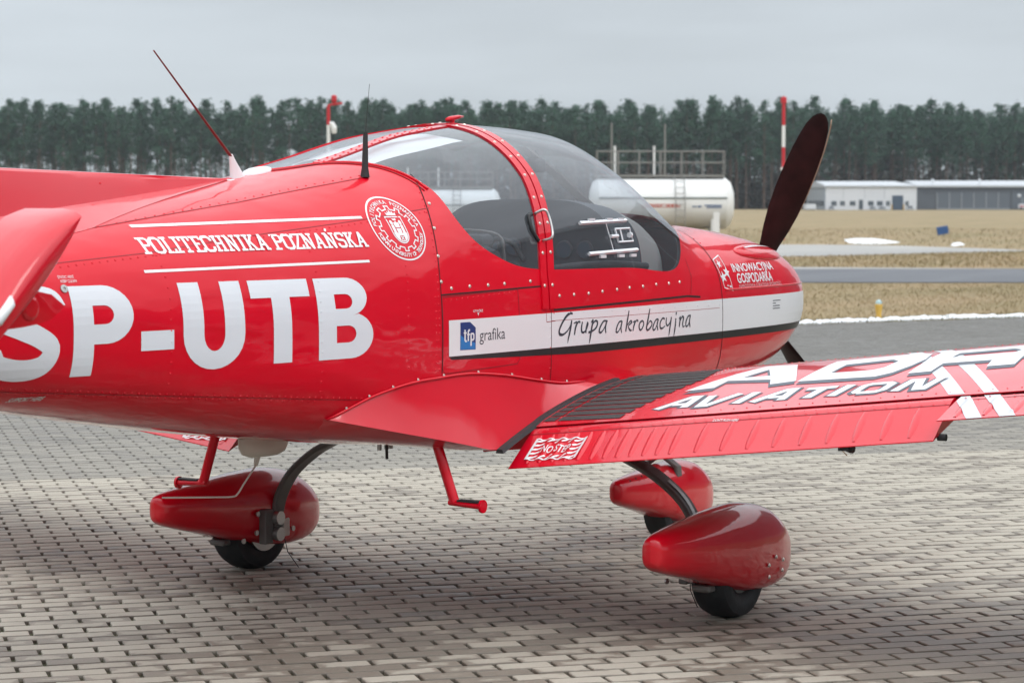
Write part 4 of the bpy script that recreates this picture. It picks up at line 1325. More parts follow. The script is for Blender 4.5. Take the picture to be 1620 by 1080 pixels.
def ringtext(s, r, a0, a1, inward, size):
    out = []
    n = len(s)
    for i, ch in enumerate(s):
        if ch == ' ': continue
        v, f = fmesh(ch, 0.018)
        cx = (min(p[0] for p in v) + max(p[0] for p in v)) / 2
        a = R(a0 + (a1 - a0) * i / (n - 1))
        vv = []
        for (x, y) in v:
            x = (x - cx) * size * 0.92; y = y * size
            if not inward:   # baseline towards the centre (upper text)
                vv.append(((r + y) * math.cos(a) + x * math.sin(a), (r + y) * math.sin(a) - x * math.cos(a)))
            else:
                vv.append(((r - y) * math.cos(a) - x * math.sin(a), (r - y) * math.sin(a) + x * math.cos(a)))
        out.append((vv, f))
    return out
seal += ringtext('POLITECHNIKA POZNAŃSKA', 0.765, 172, 8, False, 0.165)
seal += ringtext('POZNAN UNIVERSITY OF TECHNOLOGY', 0.885, 192, 348, True, 0.165)
lay([([sm(p) for p in v], f) for v, f in seal], on_side, 'university_seal', M_white, fus, 0.0013, 0.05, 0.04, 0.00002)

# ---- sponsor print on the stripe
M_logo = pmat('deep_blue_print', (0.010, 0.035, 0.16), 0.35)
M_logo2 = pmat('light_blue_print', (0.015, 0.17, 0.46), 0.35)
M_ink = pmat('dark_grey_ink', (0.035, 0.04, 0.055), 0.4)
lay([fill([(-0.949, 1.063), (-0.849, 1.061), (-0.849, 1.141), (-0.885, 1.163), (-0.947, 1.163)])], on_side, 'sponsor_logo', M_logo, fus, 0.0016)
lay([fill([(-0.948, 1.0645), (-0.852, 1.0625), (-0.852, 1.085), (-0.905, 1.097), (-0.948, 1.118)])], on_side, 'sponsor_logo_tint', M_logo2, fus, 0.0019)
tfp = [ribbon([(.14, 1.0), (.14, .3), (.2, .22), (.3, .22)], .13), ribbon([(.0, .78), (.3, .78)], .11), ribbon([(.62, .95), (.52, .95), (.45, .86), (.45, .22)], .13), ribbon([(.34, .66), (.6, .66)], .11),
       ribbon([(.72, .72), (.72, -.12)], .13), ribbon([(.72, .70), (.92, .70), (.99, .62), (.99, .36), (.92, .28), (.72, .28)], .12)]
lay(mapped(tfp, lambda u, v: (-0.928 + 0.066 * u, 1.082 + 0.054 * v)), on_side, 'sponsor_initials', M_white, fus, 0.0022, step=0.00005)
lay(ftext('grafika', -0.824, -0.652, 1.091, 1.136, 0.0), on_side, 'sponsor_name', M_ink, fus, 0.0016)
lay(ftext('OTWÓRZ', -0.862, -0.798, 1.197, 1.206, 0.01) + [fill([(-0.836, 1.194), (-0.824, 1.194), (-0.830, 1.183)])], on_side, 'door_marking', M_white, fus, 0.0014)
GRUPA = [[(-0.159,1.164,0.0057),(-0.178,1.167,0.0081),(-0.204,1.158,0.0089),(-0.23,1.14,0.0081),(-0.252,1.118,0.0081),(-0.263,1.1,0.0089),(-0.256,1.088,0.0097),(-0.23,1.087,0.0065),(-0.197,1.101,0.0049),(-0.174,1.123,0.004),(-0.167,1.137,0.0049)],[(-0.167,1.139,0.0073),(-0.174,1.115,0.0097),(-0.184,1.089,0.0089),(-0.194,1.066,0.0065),(-0.198,1.051,0.002)],[(-0.152,1.126,0.0032),(-0.133,1.13,0.0057),(-0.127,1.126,0.0081),(-0.139,1.106,0.0089),(-0.146,1.081,0.0065)],[(-0.134,1.115,0.0032),(-0.114,1.131,0.0057),(-0.1,1.128,0.0073)],[(-0.083,1.13,0.0057),(-0.091,1.107,0.0081),(-0.088,1.091,0.0081),(-0.071,1.088,0.0057),(-0.048,1.102,0.004),(-0.036,1.12,0.004)],[(-0.04,1.127,0.0081),(-0.052,1.106,0.0089),(-0.057,1.084,0.0073)],[(-0.013,1.125,0.0049),(0.001,1.132,0.0073),(-0.009,1.104,0.0089),(-0.02,1.069,0.0089),(-0.03,1.041,0.0024)],[(-0.009,1.111,0.004),(0.019,1.129,0.0057),(0.037,1.123,0.0081),(0.031,1.106,0.0073),(0.007,1.093,0.0057),(-0.036,1.085,0.0073)],[(0.121,1.124,0.0049),(0.089,1.125,0.0057),(0.061,1.104,0.0073),(0.052,1.085,0.0081),(0.069,1.081,0.0057),(0.095,1.099,0.004),(0.113,1.118,0.004)],[(0.114,1.125,0.0073),(0.103,1.099,0.0081),(0.107,1.077,0.0057)],[(0.245,1.119,0.0049),(0.219,1.115,0.0057),(0.199,1.094,0.0073),(0.194,1.078,0.0073),(0.21,1.076,0.0049),(0.231,1.093,0.004),(0.244,1.108,0.004)],[(0.246,1.119,0.0073),(0.235,1.093,0.0081),(0.241,1.071,0.0057)],[(0.305,1.159,0.0049),(0.296,1.134,0.0081),(0.286,1.106,0.0089),(0.276,1.074,0.0081)],[(0.286,1.098,0.0032),(0.318,1.116,0.0057),(0.328,1.109,0.0057),(0.299,1.096,0.0049),(0.312,1.079,0.0073),(0.33,1.077,0.0024)],[(0.339,1.109,0.0032),(0.356,1.113,0.0057),(0.356,1.107,0.0073),(0.346,1.092,0.0081),(0.339,1.074,0.0057)],[(0.349,1.1,0.0032),(0.371,1.116,0.0057),(0.386,1.112,0.0065)],[(0.424,1.113,0.0057),(0.403,1.106,0.0065),(0.393,1.09,0.0073),(0.403,1.075,0.0065),(0.42,1.08,0.0057),(0.435,1.096,0.0065),(0.432,1.108,0.0057),(0.419,1.113,0.004)],[(0.493,1.16,0.004),(0.483,1.134,0.0081),(0.469,1.102,0.0089),(0.461,1.078,0.0081),(0.477,1.072,0.0065),(0.506,1.086,0.0065),(0.511,1.101,0.0065),(0.494,1.108,0.0049),(0.472,1.093,0.0032)],[(0.572,1.113,0.0049),(0.548,1.11,0.0057),(0.525,1.088,0.0073),(0.522,1.072,0.0073),(0.54,1.071,0.0049),(0.561,1.091,0.004)],[(0.573,1.113,0.0073),(0.561,1.09,0.0081),(0.568,1.066,0.0057)],[(0.633,1.111,0.0065),(0.613,1.114,0.0057),(0.59,1.097,0.0073),(0.591,1.077,0.0081),(0.608,1.072,0.0057),(0.638,1.081,0.0032)],[(0.651,1.116,0.0049),(0.647,1.094,0.0073),(0.66,1.081,0.0057),(0.683,1.093,0.0049),(0.697,1.111,0.004)],[(0.698,1.116,0.0073),(0.688,1.084,0.0081),(0.679,1.056,0.0073),(0.673,1.036,0.002)],[(0.742,1.109,0.0065),(0.736,1.078,0.0081),(0.727,1.05,0.0073),(0.72,1.033,0.002)],[(0.749,1.134,0.0081),(0.742,1.125,0.0065)],[(0.773,1.105,0.0032),(0.785,1.11,0.0073),(0.775,1.071,0.0065)],[(0.779,1.091,0.0032),(0.803,1.113,0.0057),(0.818,1.108,0.0073),(0.81,1.087,0.0073),(0.814,1.07,0.0057),(0.83,1.073,0.0024)],[(0.888,1.116,0.0049),(0.863,1.112,0.0057),(0.843,1.091,0.0073),(0.843,1.071,0.0065),(0.862,1.074,0.0049),(0.879,1.093,0.004)],[(0.887,1.116,0.0065),(0.877,1.088,0.0073),(0.884,1.066,0.0049)]]
gs = []
for stroke in GRUPA:
    c = catmull(stroke, 4)
    gs.append(ribbon([p[:2] for p in c], [max(0.0014, p[2] * 1.3) for p in c]))
lay(gs[:10], on_side, 'script_lettering', M_ink, fus, 0.0016, step=0.00006)
lay(gs[10:], on_side, 'script_lettering', M_ink, fus, 0.0016, step=0.00006)
# ---- nose print
lay(ftext('INNOWACYJNA', 1.393, 1.885, 1.288, 1.324, 0.02), on_side, 'nose_lettering', M_white, fus, 0.0014, 0.04, 0.02)
lay(ftext('GOSPODARKA', 1.416, 1.83, 1.238, 1.281, 0.02), on_side, 'nose_lettering', M_white, fus, 0.0014, 0.04, 0.02)
M_pinkp = pmat('pale_pink_print', (0.62, 0.42, 0.43), 0.4)
lay(ftext('NARODOWA STRATEGIA SPÓJNOŚCI', 1.425, 1.93, 1.2155, 1.232, 0.0), on_side, 'nose_lettering', M_pinkp, fus, 0.0014, 0.04, 0.02)
def star(cx, cz, r, rot=0):
    return fill([(cx + (r if k % 2 == 0 else r * .42) * 1.25 * math.cos(R(90 + rot + k * 36)), cz + (r if k % 2 == 0 else r * .42) * math.sin(R(90 + rot + k * 36))) for k in range(10)])
emb = [ribbon([(1.225, 1.345), (1.312, 1.363), (1.352, 1.207), (1.266, 1.222)], 0.0045, True), star(1.268, 1.325, .021, 10), star(1.318, 1.288, .027, -12), star(1.272, 1.268, .028, 8), fill([(1.295, 1.228), (1.313, 1.226), (1.313, 1.231), (1.295, 1.233)]), fill([(1.320, 1.222), (1.340, 1.219), (1.340, 1.228), (1.320, 1.230)])]
lay(emb, on_side, 'nose_emblem', M_white, fus, 0.0014, 0.04, 0.02)
lay([ribbon([(1.80, 1.145 - k * 0.012), (1.80 + l, 1.1445 - k * 0.012)], 0.004) for k, l in ((0, .10), (1, .04), (2, .09), (3, .09))], on_side, 'service_note', M_ink, fus, 0.0016)
lay(ftext('STATIC VENT', -2.757, -2.695, 1.3665, 1.3755) + ftext('KEEP CLEAN', -2.752, -2.692, 1.354, 1.363), on_side, 'vent_note', M_white, fus, 0.0014)
lay(ftext('SUPPORT HERE', -2.892, -2.784, 0.997, 1.011, 0.01, shear=0.004), on_side, 'support_note', M_white, fus, 0.0014)
p, nn = sidepn(-2.749, 1.336, 0.0); obj('static_vent', put(lathe([(0, .013), (.0035, .013), (.004, .005), (.001, .004)], 16, 'z'), p, nn), M_alu, fus)

# ---- cowl: dark slot under the lid lip, cooling scoop
lay([([(x, 1.2125 + 0.0 * x) for x in np.linspace(1.27, 2.34, 30)] + [(x, 1.184 + 0.008 * (x - 1.27)) for x in np.linspace(1.27, 2.34, 30)], [(i, i + 1, 31 + i, 30 + i) for i in range(29)])], on_side, 'lid_slot', M_redf, fus, 0.0011)
obj('lid_lip', tube([side(x, 1.212, 0.001) for x in np.linspace(1.27, 2.38, 30)], 0.0045, 6), M_red, fus, True)
sc_c = side(1.86, 1.372, 0.0); sc_n = (side(1.86, 1.372, 0.1) - sc_c).normalized(); sc_t = (side(1.96, 1.366) - side(1.76, 1.376)).normalized(); sc_b = sc_n.cross(sc_t)
def patch(a, b_, o):
    return side_arr(1.86 + a, 1.366 + b_ - 0.03 * a, o + 0.016 * np.maximum(0.0, 1 - (a / .34) ** 2 - (b_ / .034) ** 2) ** 0.5)
lay([fill([(.34 * math.cos(2 * PI * k / 40), .034 * math.sin(2 * PI * k / 40)) for k in range(40)])], patch, 'air_scoop', M_red, fus, 0.0008, 0.03, 0.006)
scp = [o for o in fus.children if o.name.startswith('air_scoop')][0]
lay([fill([(-.22, .012), (-.1, .020), (.05, .022), (.2, .019), (.24, .017), (.05, .0165), (-.1, .013), (-.2, .0085)])], patch, 'scoop_lip', M_white, scp, 0.002, 0.03, 0.006)
lay([fill([(-.24, .007), (-.1, .010), (.1, .014), (.25, .014), (.2, -.004), (0, -.016), (-.15, -.012)])], patch, 'scoop_mouth', M_redf, scp, 0.0016, 0.03, 0.006)

# ------------------------------------------------------------------ aeroplane: wings
def naca(c, t=.16, m=.02, p=.4):
    c = np.clip(np.asarray(c, float), 0, 1)
    yt = 5 * t * (.2969 * np.sqrt(c) - .126 * c - .3516 * c ** 2 + .2843 * c ** 3 - .1036 * c ** 4)
    yc = np.where(c < p, m / p ** 2 * (2 * p * c - c * c), m / (1 - p) ** 2 * ((1 - 2 * p) + 2 * p * c - c * c))
    return yc + yt, yc - yt
CH, SW, DI = 1.42, .076, .11
def wte(a): return -.80 + SW * (a - .63), .685 + DI * (a - .63)
def wup(a, c):
    x, z = wte(a); u, l = naca(c); return x + (1 - c) * CH, z + (1 - c) * .10 + u * CH
def wlo(a, c):
    x, z = wte(a); u, l = naca(c); return x + (1 - c) * CH, z + (1 - c) * .10 + l * CH
def wz(a, x):
    xt, zt = wte(a); c = np.clip(1 - (x - xt) / CH, 0, 1); return wup(a, c)[1]
HC, FDEF = .845, R(19.0)
SHR = .834                                    # shroud: fixed skin ends here
def surf_pt(a, c, up=True, defl=0.0):
    x, z = (wup if up else wlo)(a, c)
    if defl:
        hx, hz = wup(a, HC); hz = hz - .006
        dx, dz = x - hx, z - hz; co, si = math.cos(defl), math.sin(defl)
        x, z = hx + dx * co - dz * si, hz + dz * co + dx * si
    return float(x), float(z)
_cs = np.linspace(.77, 1, 40)
def cs_z(a, x, defl):
    pts = [surf_pt(.63, c, True, defl) for c in _cs]
    x0, z0 = wte(.63); xa, za = wte(a)
    X = [p[0] - x0 for p in pts][::-1]; Z = [p[1] - z0 for p in pts][::-1]
    return np.interp(x - xa, X, Z) + za
A_FL, A_AI, A_TIP = (.655, 2.262), (2.285, 4.25), 4.60

def wing(sg):
    spans = np.concatenate([np.linspace(.40, 2.6, 23), np.linspace(2.7, 4.5, 10), [4.56, 4.6]])
    cu = SHR * (1 - np.cos(np.linspace(0, PI / 2, 22))) ** 1.0
    cu = SHR * (np.linspace(0, 1, 26) ** 1.7)
    V = []
    for a in spans:
        k = 1.0 if a < 4.5 else (0.75 if a < 4.58 else 0.4)
        prof = []
        for c in cu[::-1]: prof.append(wup(a, c))
        for c in cu[1:]: prof.append(wlo(a, c * .96))
        zc = wte(a)[1] + .06
        for (x, z) in prof: V.append((x, sg * a, zc + (z - zc) * k))
    m = len(prof)
    F = grid_faces(len(spans), m, True) + [tuple(range(m)), tuple(range((len(spans) - 1) * m, len(spans) * m))]
    w = obj('wing', fixn((V, F)), M_redw, plane, True, 35)
    w['label'] = 'starboard wing with walkway and white sponsor lettering' if sg < 0 else 'port wing mostly hidden behind the fuselage'
    return w

def control(name, sg, a0, a1, defl, parent):
    cs = list(np.linspace(1.0, .862, 8)) + [.853, .843, .830, .81]
    drop = [0] * 8 + [.0015, .006, .015, .032]
    V = []
    spans = np.linspace(a0, a1, 14)
    for a in spans:
        prof = [(lambda q: (q[0], q[1] - dd))(surf_pt(a, c, True, defl)) for c, dd in zip(cs, drop)]
        lo = [surf_pt(a, c, False, defl) for c in cs[1:]]
        # rounded nose
        n0, n1 = prof[-1], lo[-1]
        mid = (max(n0[0], n1[0]) + .012, (n0[1] + n1[1]) / 2)
        te = prof[0]
        prof = [(te[0], te[1] + .0015)] + prof[1:]
        loop = prof + [mid] + lo[::-1] + [(te[0], te[1] - .002)]
        V += [(x, sg * a, z) for x, z in loop]
    m = len(loop)
    F = grid_faces(len(spans), m, True) + [tuple(range(m)), tuple(range((len(spans) - 1) * m, len(spans) * m))]
    o = obj(name, fixn((V, F)), M_redw, parent, True, 35)
    # pressed stiffening beads, one mesh shared along the span
    def bead(ax):
        BV = []
        cl_ = np.linspace(.880, .985, 10)
        for i, c in enumerate(cl_):
            x, z = surf_pt(ax, c, True, defl)
            e = math.sin(PI * min(1, (i + .35) / 9.6)) ** 0.35
            h = .0058 * e; w_ = .017 * max(.5, e)
            for dy, dz in ((-w_, -.002), (-w_ * .45, h * .8), (0, h), (w_ * .45, h * .8), (w_, -.002)):
                BV.append((x - wte(ax)[0], dy, z - wte(ax)[1] + dz - dy * DI * (1 if sg < 0 else -1) * -1 * 0))
        return BV, grid_faces(10, 5)
    bm_ = mesh('stiffening_bead', *bead(a0 + .5), smooth=True); bm_.materials.append(M_redw)
    a = a0 + .055
    tilt = -sg * math.atan(DI)
    while a < min(a1, 2.75) - .03:
        b_ = link('stiffening_bead', bm_, None, o)
        b_.location = (wte(a)[0], sg * a, wte(a)[1] + .0003); b_.rotation_euler = (sg * math.atan(DI), 0, 0)
        a += .052 if a < 1.25 else .098
    # rivet row near the nose
    rp = [(Vector((surf_pt(q, .868, True, defl)[0], sg * q, surf_pt(q, .857, True, defl)[1])), Vector((0, 0, 1))) for q in np.arange(a0 + .03, min(a1, 2.8), .042)]
    obj('rivets', studs(rp, .0042, .002, 6), M_redw, o, kind='stuff')
    V = []
    for q in np.linspace(a0 + .005, min(a1, 2.8), 30):
        for c in (.872, .8752):
            x, z = surf_pt(q, c, True, defl); V.append((x, sg * q, z + .001))
    obj('skin_lap', (V, grid_faces(30, 2)), M_lineR, o)
    return o

wings, flaps, ails = {}, {}, {}
for sg in (-1, 1):
    wings[sg] = wing(sg)
    flaps[sg] = control('flap', sg, *A_FL, FDEF if sg < 0 else R(21.5), plane)
    ails[sg] = control('aileron', sg, *A_AI, 0.0, plane)
    # dark hinge cove behind the shroud
    V = []
    for a in np.linspace(.63, 4.2, 20):
        for c, up in ((SHR - .002, True), (.775, False)):
            x, z = surf_pt(a, c, up); V.append((x - .004, sg * a, z - (.005 if up else -.006)))
    obj('hinge_cove', (V, grid_faces(20, 2)), M_line, wings[sg])
w_ = wings[-1]
def on_wing(a, x, o): return np.stack([x, -a, wz(a, x) + o * 1.02], -1)
def bead_h(a, x, a0, pitch, first):
    d = np.mod(a - a0 - first + pitch / 2, pitch) - pitch / 2
    c = 1 - (x - wte(a)[0]) / CH
    return .0061 * np.clip(1 - (d / .018) ** 2, 0, 1) * np.clip((c - .876) / .012, 0, 1) * np.clip((.99 - c) / .012, 0, 1)
def on_flap0(a, x, o): return np.stack([x, -a, cs_z(a, x, FDEF) + o * 1.05], -1)
def on_flap(a, x, o): return np.stack([x, -a, cs_z(a, x, FDEF) + o * 1.05 + bead_h(a, x, A_FL[0], .052, .055)], -1)
def on_flapL(a, x, o): return np.stack([x, a, cs_z(a, x, R(21.5)) + o * 1.05 + bead_h(a, x, A_FL[0], .052, .055)], -1)
def on_ail(a, x, o): return np.stack([x, -a, cs_z(a, x, 0.0) + o * 1.05 + bead_h(a, x, A_AI[0], .098, .055)], -1)

def Vwing(a, x, o): return Vector([float(q) for q in on_wing(a, x, o)])
# rubber root strip and anti-slip walkway
V = []
for i, c in enumerate(np.linspace(1.0, .36, 30)):
    x, z = wup(.62, c)
    aa = .66 - .045 * min(1, i / 29 * 2.5 * .64 / .56); x, z = wup(aa, c); x = float(x) - .055 * (1 - min(1, i / 29 * 3 * .64 / .56))
    V += [(x, -aa + .006, z - .004), (x, -aa, z + .011), (x, -aa - .022, z + .011), (x, -aa - .028, z - .004)]
F = [(i * 4 + k, i * 4 + k + 1, (i + 1) * 4 + k + 1, (i + 1) * 4 + k) for i in range(29) for k in range(3)] + [(0, 1, 2, 3)]
obj('root_seal', fixn((V, F)), M_rub, w_, True, 40)
xe = -.515
for i in range(13):
    x0 = xe + i * .058; x1 = x0 + .047
    wide = .985 + .012 * i - max(0, (i - 8)) * .02
    lay([fill([(.652, x0), (.652, x1), (.706, x1), (.706, x0)]), fill([(.716, x0), (.716, x1), (wide, x1), (wide, x0)])], on_wing, 'walkway_strip', M_walk, w_, .0022, .07, .06, 0)
# red dog-tooth edge of the walkway film and rivets on the wing skin
rw_ = []
for x_ in (-.50,): pass
for a in np.arange(.68, 2.8, .05): rw_.append((Vwing(a, wte(a)[0] + (1 - SHR + .025) * CH, .0), Vector((0, 0, 1))))
for x in np.arange(-.40, .25, .03): rw_.append((Vwing(1.045 + (x + .4) * .02, x, 0), Vector((0, 0, 1)))); rw_.append((Vwing(1.075 + (x + .4) * .02, x, 0), Vector((0, 0, 1))))
for a in np.arange(.8, 2.7, .03): rw_.append((Vwing(a, .30 + SW * (a - .63), 0), Vector((0, 0, 1))))
obj('rivets', studs(rw_, .0036, .0018, 6), M_redw, w_, kind='stuff')

# big sponsor letters with drop shadow
ADR = {'A': ([(1.097, -.214), (1.251, .192), (1.384, .179), (1.530, -.154), (1.438, -.184), (1.404, -.108), (1.216, -.085), (1.208, -.187)], [(1.26, -.045), (1.306, .088), (1.371, -.04)]),
       'D': ([(1.540, -.164), (1.549, .183), (1.860, .244), (1.925, .200), (1.945, .080), (1.930, -.02), (1.895, -.115), (1.845, -.160)], [(1.628, -.061), (1.630, .080), (1.800, .125), (1.838, .08), (1.826, -.02), (1.79, -.055)]),
       'R': ([(1.965, -.143), (1.957, .232), (2.310, .255), (2.385, .18), (2.395, .07), (2.340, .02), (2.350, -.098), (2.250, -.108), (2.235, -.012), (2.052, -.018), (2.050, -.130)], [(2.046, .085), (2.047, .165), (2.250, .185), (2.290, .15), (2.280, .105)])}
for ch, (o_, h_) in ADR.items():
    sh_o = [(a + .012, x - .042) for a, x in o_]; sh_h = [(a + .012, x - .042) for a, x in h_]
    lay([fill(sh_o, [sh_h])], on_wing, 'sponsor_letter_shadow', M_greyv, w_, .0013, .06, .04)
    lay([fill(o_, [h_])], on_wing, 'sponsor_letter', M_white, w_, .0019, .06, .04)
# second line, slanted capitals
AVI = {'A': (.95, [([(.0, 0), (.62, 1.0), (.80, 1.0), (.80, 0)], .24), ([(.35, .33), (.78, .33)], .2)]), 'V': (.95, [([(.12, 1), (.16, .05), (.36, .05), (.92, 1)], .24)]), 'I': (.42, [([(.10, 0), (.30, 1)], .26)]),
       'T': (.85, [([(.1, .9), (.95, .9)], .22), ([(.42, 0), (.58, .9)], .26)]), 'O': (1.0, [([(.22, .10), (.70, .10), (.86, .25), (.92, .78), (.80, .90), (.34, .90), (.18, .76), (.12, .24), (.22, .10)], .22)]),
       'N': (1.05, [([(.10, 0), (.28, .95), (.48, .95), (.66, .08), (.84, .08), (1.02, 1)], .24)])}
def avi(extra, dy):
    out, u = [], 0
    for ch in 'AVIATION':
        wd, stks = AVI[ch]
        for pts, sw in stks: out.append(ribbon([(u + p[0], p[1] + dy) for p in pts], sw + extra))
        u += wd + .14
    return out, u
for ex, dy, mt, of in ((.17, -.04, M_greyv, .0010), (0, 0, M_white, .0021)):
    sh, W2 = avi(ex, dy)
    lay(mapped(sh, lambda u, v: (1.094 + 1.06 * u / W2, -.438 + .085 * u / W2 + .125 * v)), on_wing, 'sponsor_second_line', mt, w_, of, .08, .06, .00003)
# two silver slanting stripes over wing and aileron
for p in ([(1.773, .32), (1.833, .32), (2.292, -.43), (2.232, -.43)], [(1.884, .32), (1.953, .32), (2.412, -.425), (2.358, -.425)]):
    lay([fill(p)], on_wing, 'silver_stripe', M_silver, w_, .0007, .06, .04)
for p in ([(2.290, -.505), (2.290, -.462), (2.322, -.46), (2.444, -.672), (2.390, -.676)], [(2.372, -.46), (2.428, -.458), (2.558, -.664), (2.504, -.668)]):
    lay([fill(p)], on_ail, 'silver_stripe', M_silver, ails[-1], .0022, .006, .02)
# NO STEP panel on both flaps
def nostep(place, fl, mirror):
    a0, a1, x0, x1 = .706, .912, -.735, -.640
    mp = lambda u, v: ((a0 + (a1 - a0) * u) if not mirror else (a1 - (a1 - a0) * u), x0 + (x1 - x0) * v + .010 * u)
    sh = [ribbon([(0.01, .03), (.99, .03), (.99, .97), (.01, .97)], .05, True)]
    for k in range(5):
        u = .03 + k * .045
        sh.append(ribbon([(.02, .05 + .19 * k), (.20, .22 + .19 * k)], .055)); sh.append(ribbon([(.80, .03 + .19 * k), (.98, .20 + .19 * k)], .055))
    for k in range(4): sh.append(ribbon([(.26 + .14 * k, .05), (.36 + .14 * k, .20)], .045)); sh.append(ribbon([(.26 + .14 * k, .80), (.36 + .14 * k, .95)], .045))
    v, f = fmesh('NO STEP', .012)
    a_, b_ = min(p[0] for p in v), max(p[0] for p in v)
    sh.append(([(.22 + .56 * (p[0] - a_) / (b_ - a_), .33 + .46 * p[1]) for p in v], f))
    lay(mapped(sh, mp), place, 'no_step_marking', M_white, fl, .0022, .006, .02, .00006)
nostep(on_flap, flaps[-1], False); nostep(on_flapL, flaps[1], True)
lay(ftext("DON'T PUSH HERE", 1.39, 1.49, -.560, -.548), on_flap0, 'push_note', M_white, flaps[-1], .003)
# flap end fittings
x, z = surf_pt(2.262, .97, False, FDEF)
obj('flap_roller', cyl((x + .02, -2.255, z - .004), (x + .02, -2.285, z - .004), .012, 12), M_rub, flaps[-1])
x, z = surf_pt(1.93, .99, False, FDEF); obj('flap_drain', box(x - .0, x + .05, -1.96, -1.92, z - .018, z - .001), M_rub, flaps[-1])

# wing-root fillets
FEDGE = [(-1.613, .43, .859), (-1.484, .52, .826), (-1.292, .575, .785), (-1.08, .625, .741), (-.858, .66, .693)]
def fillet(sg):
    top = [(-1.60, .855), (-1.468, .912), (-1.36, .941), (-1.232, .962), (-1.097, .970), (-.889, .974), (-.66, .955), (-.44, .924), (-.241, .899), (-.058, .893)]
    T = [np.array((x, sg * (float(half(x, z)) + .002), z)) for x, z in catmull(top, 4)]
    edge = [np.array((x, sg * y, z)) for x, y, z in catmull(FEDGE, 6)]
    el = np.cumsum([0] + [np.linalg.norm(b - a) for a, b in zip(edge[:-1], edge[1:])]); el /= el[-1]
    Bc = []
    n = len(T)
    for i in range(n):
        s = i / (n - 1)
        if s < .52:
            t = s / .52; p = np.array([np.interp(t, el, [q[k] for q in edge]) for k in range(3)])
        else:
            t = (s - .52) / .48; c = 1.0 - t * .56; aa = .66 - .045 * min(1, t * 2.5); x, z = wup(aa, c); x = float(x) - .055 * (1 - min(1, t * 3)); p = np.array((x, sg * aa, float(z) + .004))
        Bc.append(p)
    V = []
    m = 10
    for i in range(n):
        for k in range(m):
            t = k / (m - 1); p = T[i] * (1 - t) + Bc[i] * t
            p = p + np.array((0, 0, -.012 * math.sin(PI * t) * math.sin(PI * i / (n - 1))))
            V.append(tuple(p))
    F = grid_faces(n, m)
    # underside back to the belly
    nb = len(V)
    j = [i for i in range(n) if i / (n - 1) <= .53]
    for i in j:
        p = V[i * m + m - 1]
        for k in range(1, 5):
            t = k / 4
            zb = float(par(p[0])[4])
            V.append((p[0], p[1] * (1 - t) + sg * .25 * t, p[2] * (1 - t) + (zb + .01) * t - .012 * math.sin(PI * t)))
    for q in range(len(j) - 1):
        a0 = j[q] * m + m - 1; a1 = j[q + 1] * m + m - 1
        c0 = [a0] + [nb + q * 4 + k for k in range(4)]; c1 = [a1] + [nb + (q + 1) * 4 + k for k in range(4)]
        for k in range(4): F.append((c0[k], c0[k + 1], c1[k + 1], c1[k]))
    o = obj('root_fillet', fixn((V, F)), M_redw, plane, True, 28)
    pts = []
    for q in (2, 5, 9, 13, 17, 21, 25, 29, 33):
        p = Vector(V[q * m]) ; pts.append((p + Vector((0, sg * .003, .006)), Vector((0, sg, .25))))
    obj('fillet_screws', studs(pts, .006, .003), M_screw, o, kind='stuff')
    obj('fillet_bead', tube([tuple(p + np.array((0, sg * .004, 0))) for p in T], .005, 6), M_red, o, True)
    return o
fillet(-1); fillet(1)

# ------------------------------------------------------------------ aeroplane: tail
def deck(x): return float(par(x)[2])
V = []; fx = np.linspace(-1.565, -3.35, 36)
m = 13
for x in fx:
    t = (x + 1.565) / (-3.35 + 1.565)
    top = 1.682 + (1.706 - 1.682) * (x + 1.6) / (-2.71 + 1.6)
    if x < -2.9: top += (-(x + 2.9)) ** 1.6 * .5
    top = max(top, deck(x) + .004)
    d = deck(x) - .008; h = top - d
    e = min(1, max(0.0, t * 4))
    e2 = min(1, max(0.0, (-1.60 - x) / .9)); yb = .012 + .165 * e2; cz = min(top - .006, deck(x) + .004 + .022 * e2)
    sec = [(yb, top_z(x, yb) + .0015), (.052 * e2 + .006, cz), (.040 * e2 + .0055, cz + (top - cz) * .35), (.026 * e2 + .005, cz + (top - cz) * .75), (.018 * e2 + .004, top - .010 * e), (.009 * e + .002, top - .002)]
    for y, z in [(-y, z) for y, z in sec] + [(0, top)] + sec[::-1]: V.append((x, y, z))
fin = obj('dorsal_fin', fixn((V, grid_faces(len(fx), m))), M_redw, plane, True, 22)
rp = [(Vector((-2.28, -.028 - .001 * k, 1.66 - .033 * k)), Vector((0, -1, 0))) for k in range(4)]
obj('rivets', studs(rp, .005, .003), M_redf, fin, kind='stuff')

def foil(chord0, chord1, z0, z1, thick, name, mat, c0=0, c1=1):
    """vertical surface: chord = (x front, x rear) at z0 and z1"""
    V = []; cs = np.linspace(c0, c1, 9)
    for k in range(7):
        t = k / 6; z = z0 + (z1 - z0) * t
        xf_ = chord0[0] + (chord1[0] - chord0[0]) * t; xr = chord0[1] + (chord1[1] - chord0[1]) * t
        loop = []
        for c in cs: loop.append((xf_ + (xr - xf_) * c, float(naca(c, thick, 0)[0]) * (xf_ - xr)))
        for c in cs[::-1][1:-1]: loop.append((xf_ + (xr - xf_) * c, -float(naca(c, thick, 0)[0]) * (xf_ - xr)))
        V += [(x, y, z) for x, y in loop]
    m = len(loop)
    F = grid_faces(7, m, True) + [tuple(range(m)), tuple(range(6 * m, 7 * m))]
    return obj(name, fixn((V, F)), mat, plane, True, 40)
foil((-3.05, -4.3), (-3.85, -4.55), 1.42, 2.85, .10, 'fin', M_red, 0, .62)
foil((-3.05, -4.3), (-3.85, -4.55), 1.40, 2.87, .10, 'rudder', M_red, .635, 1)

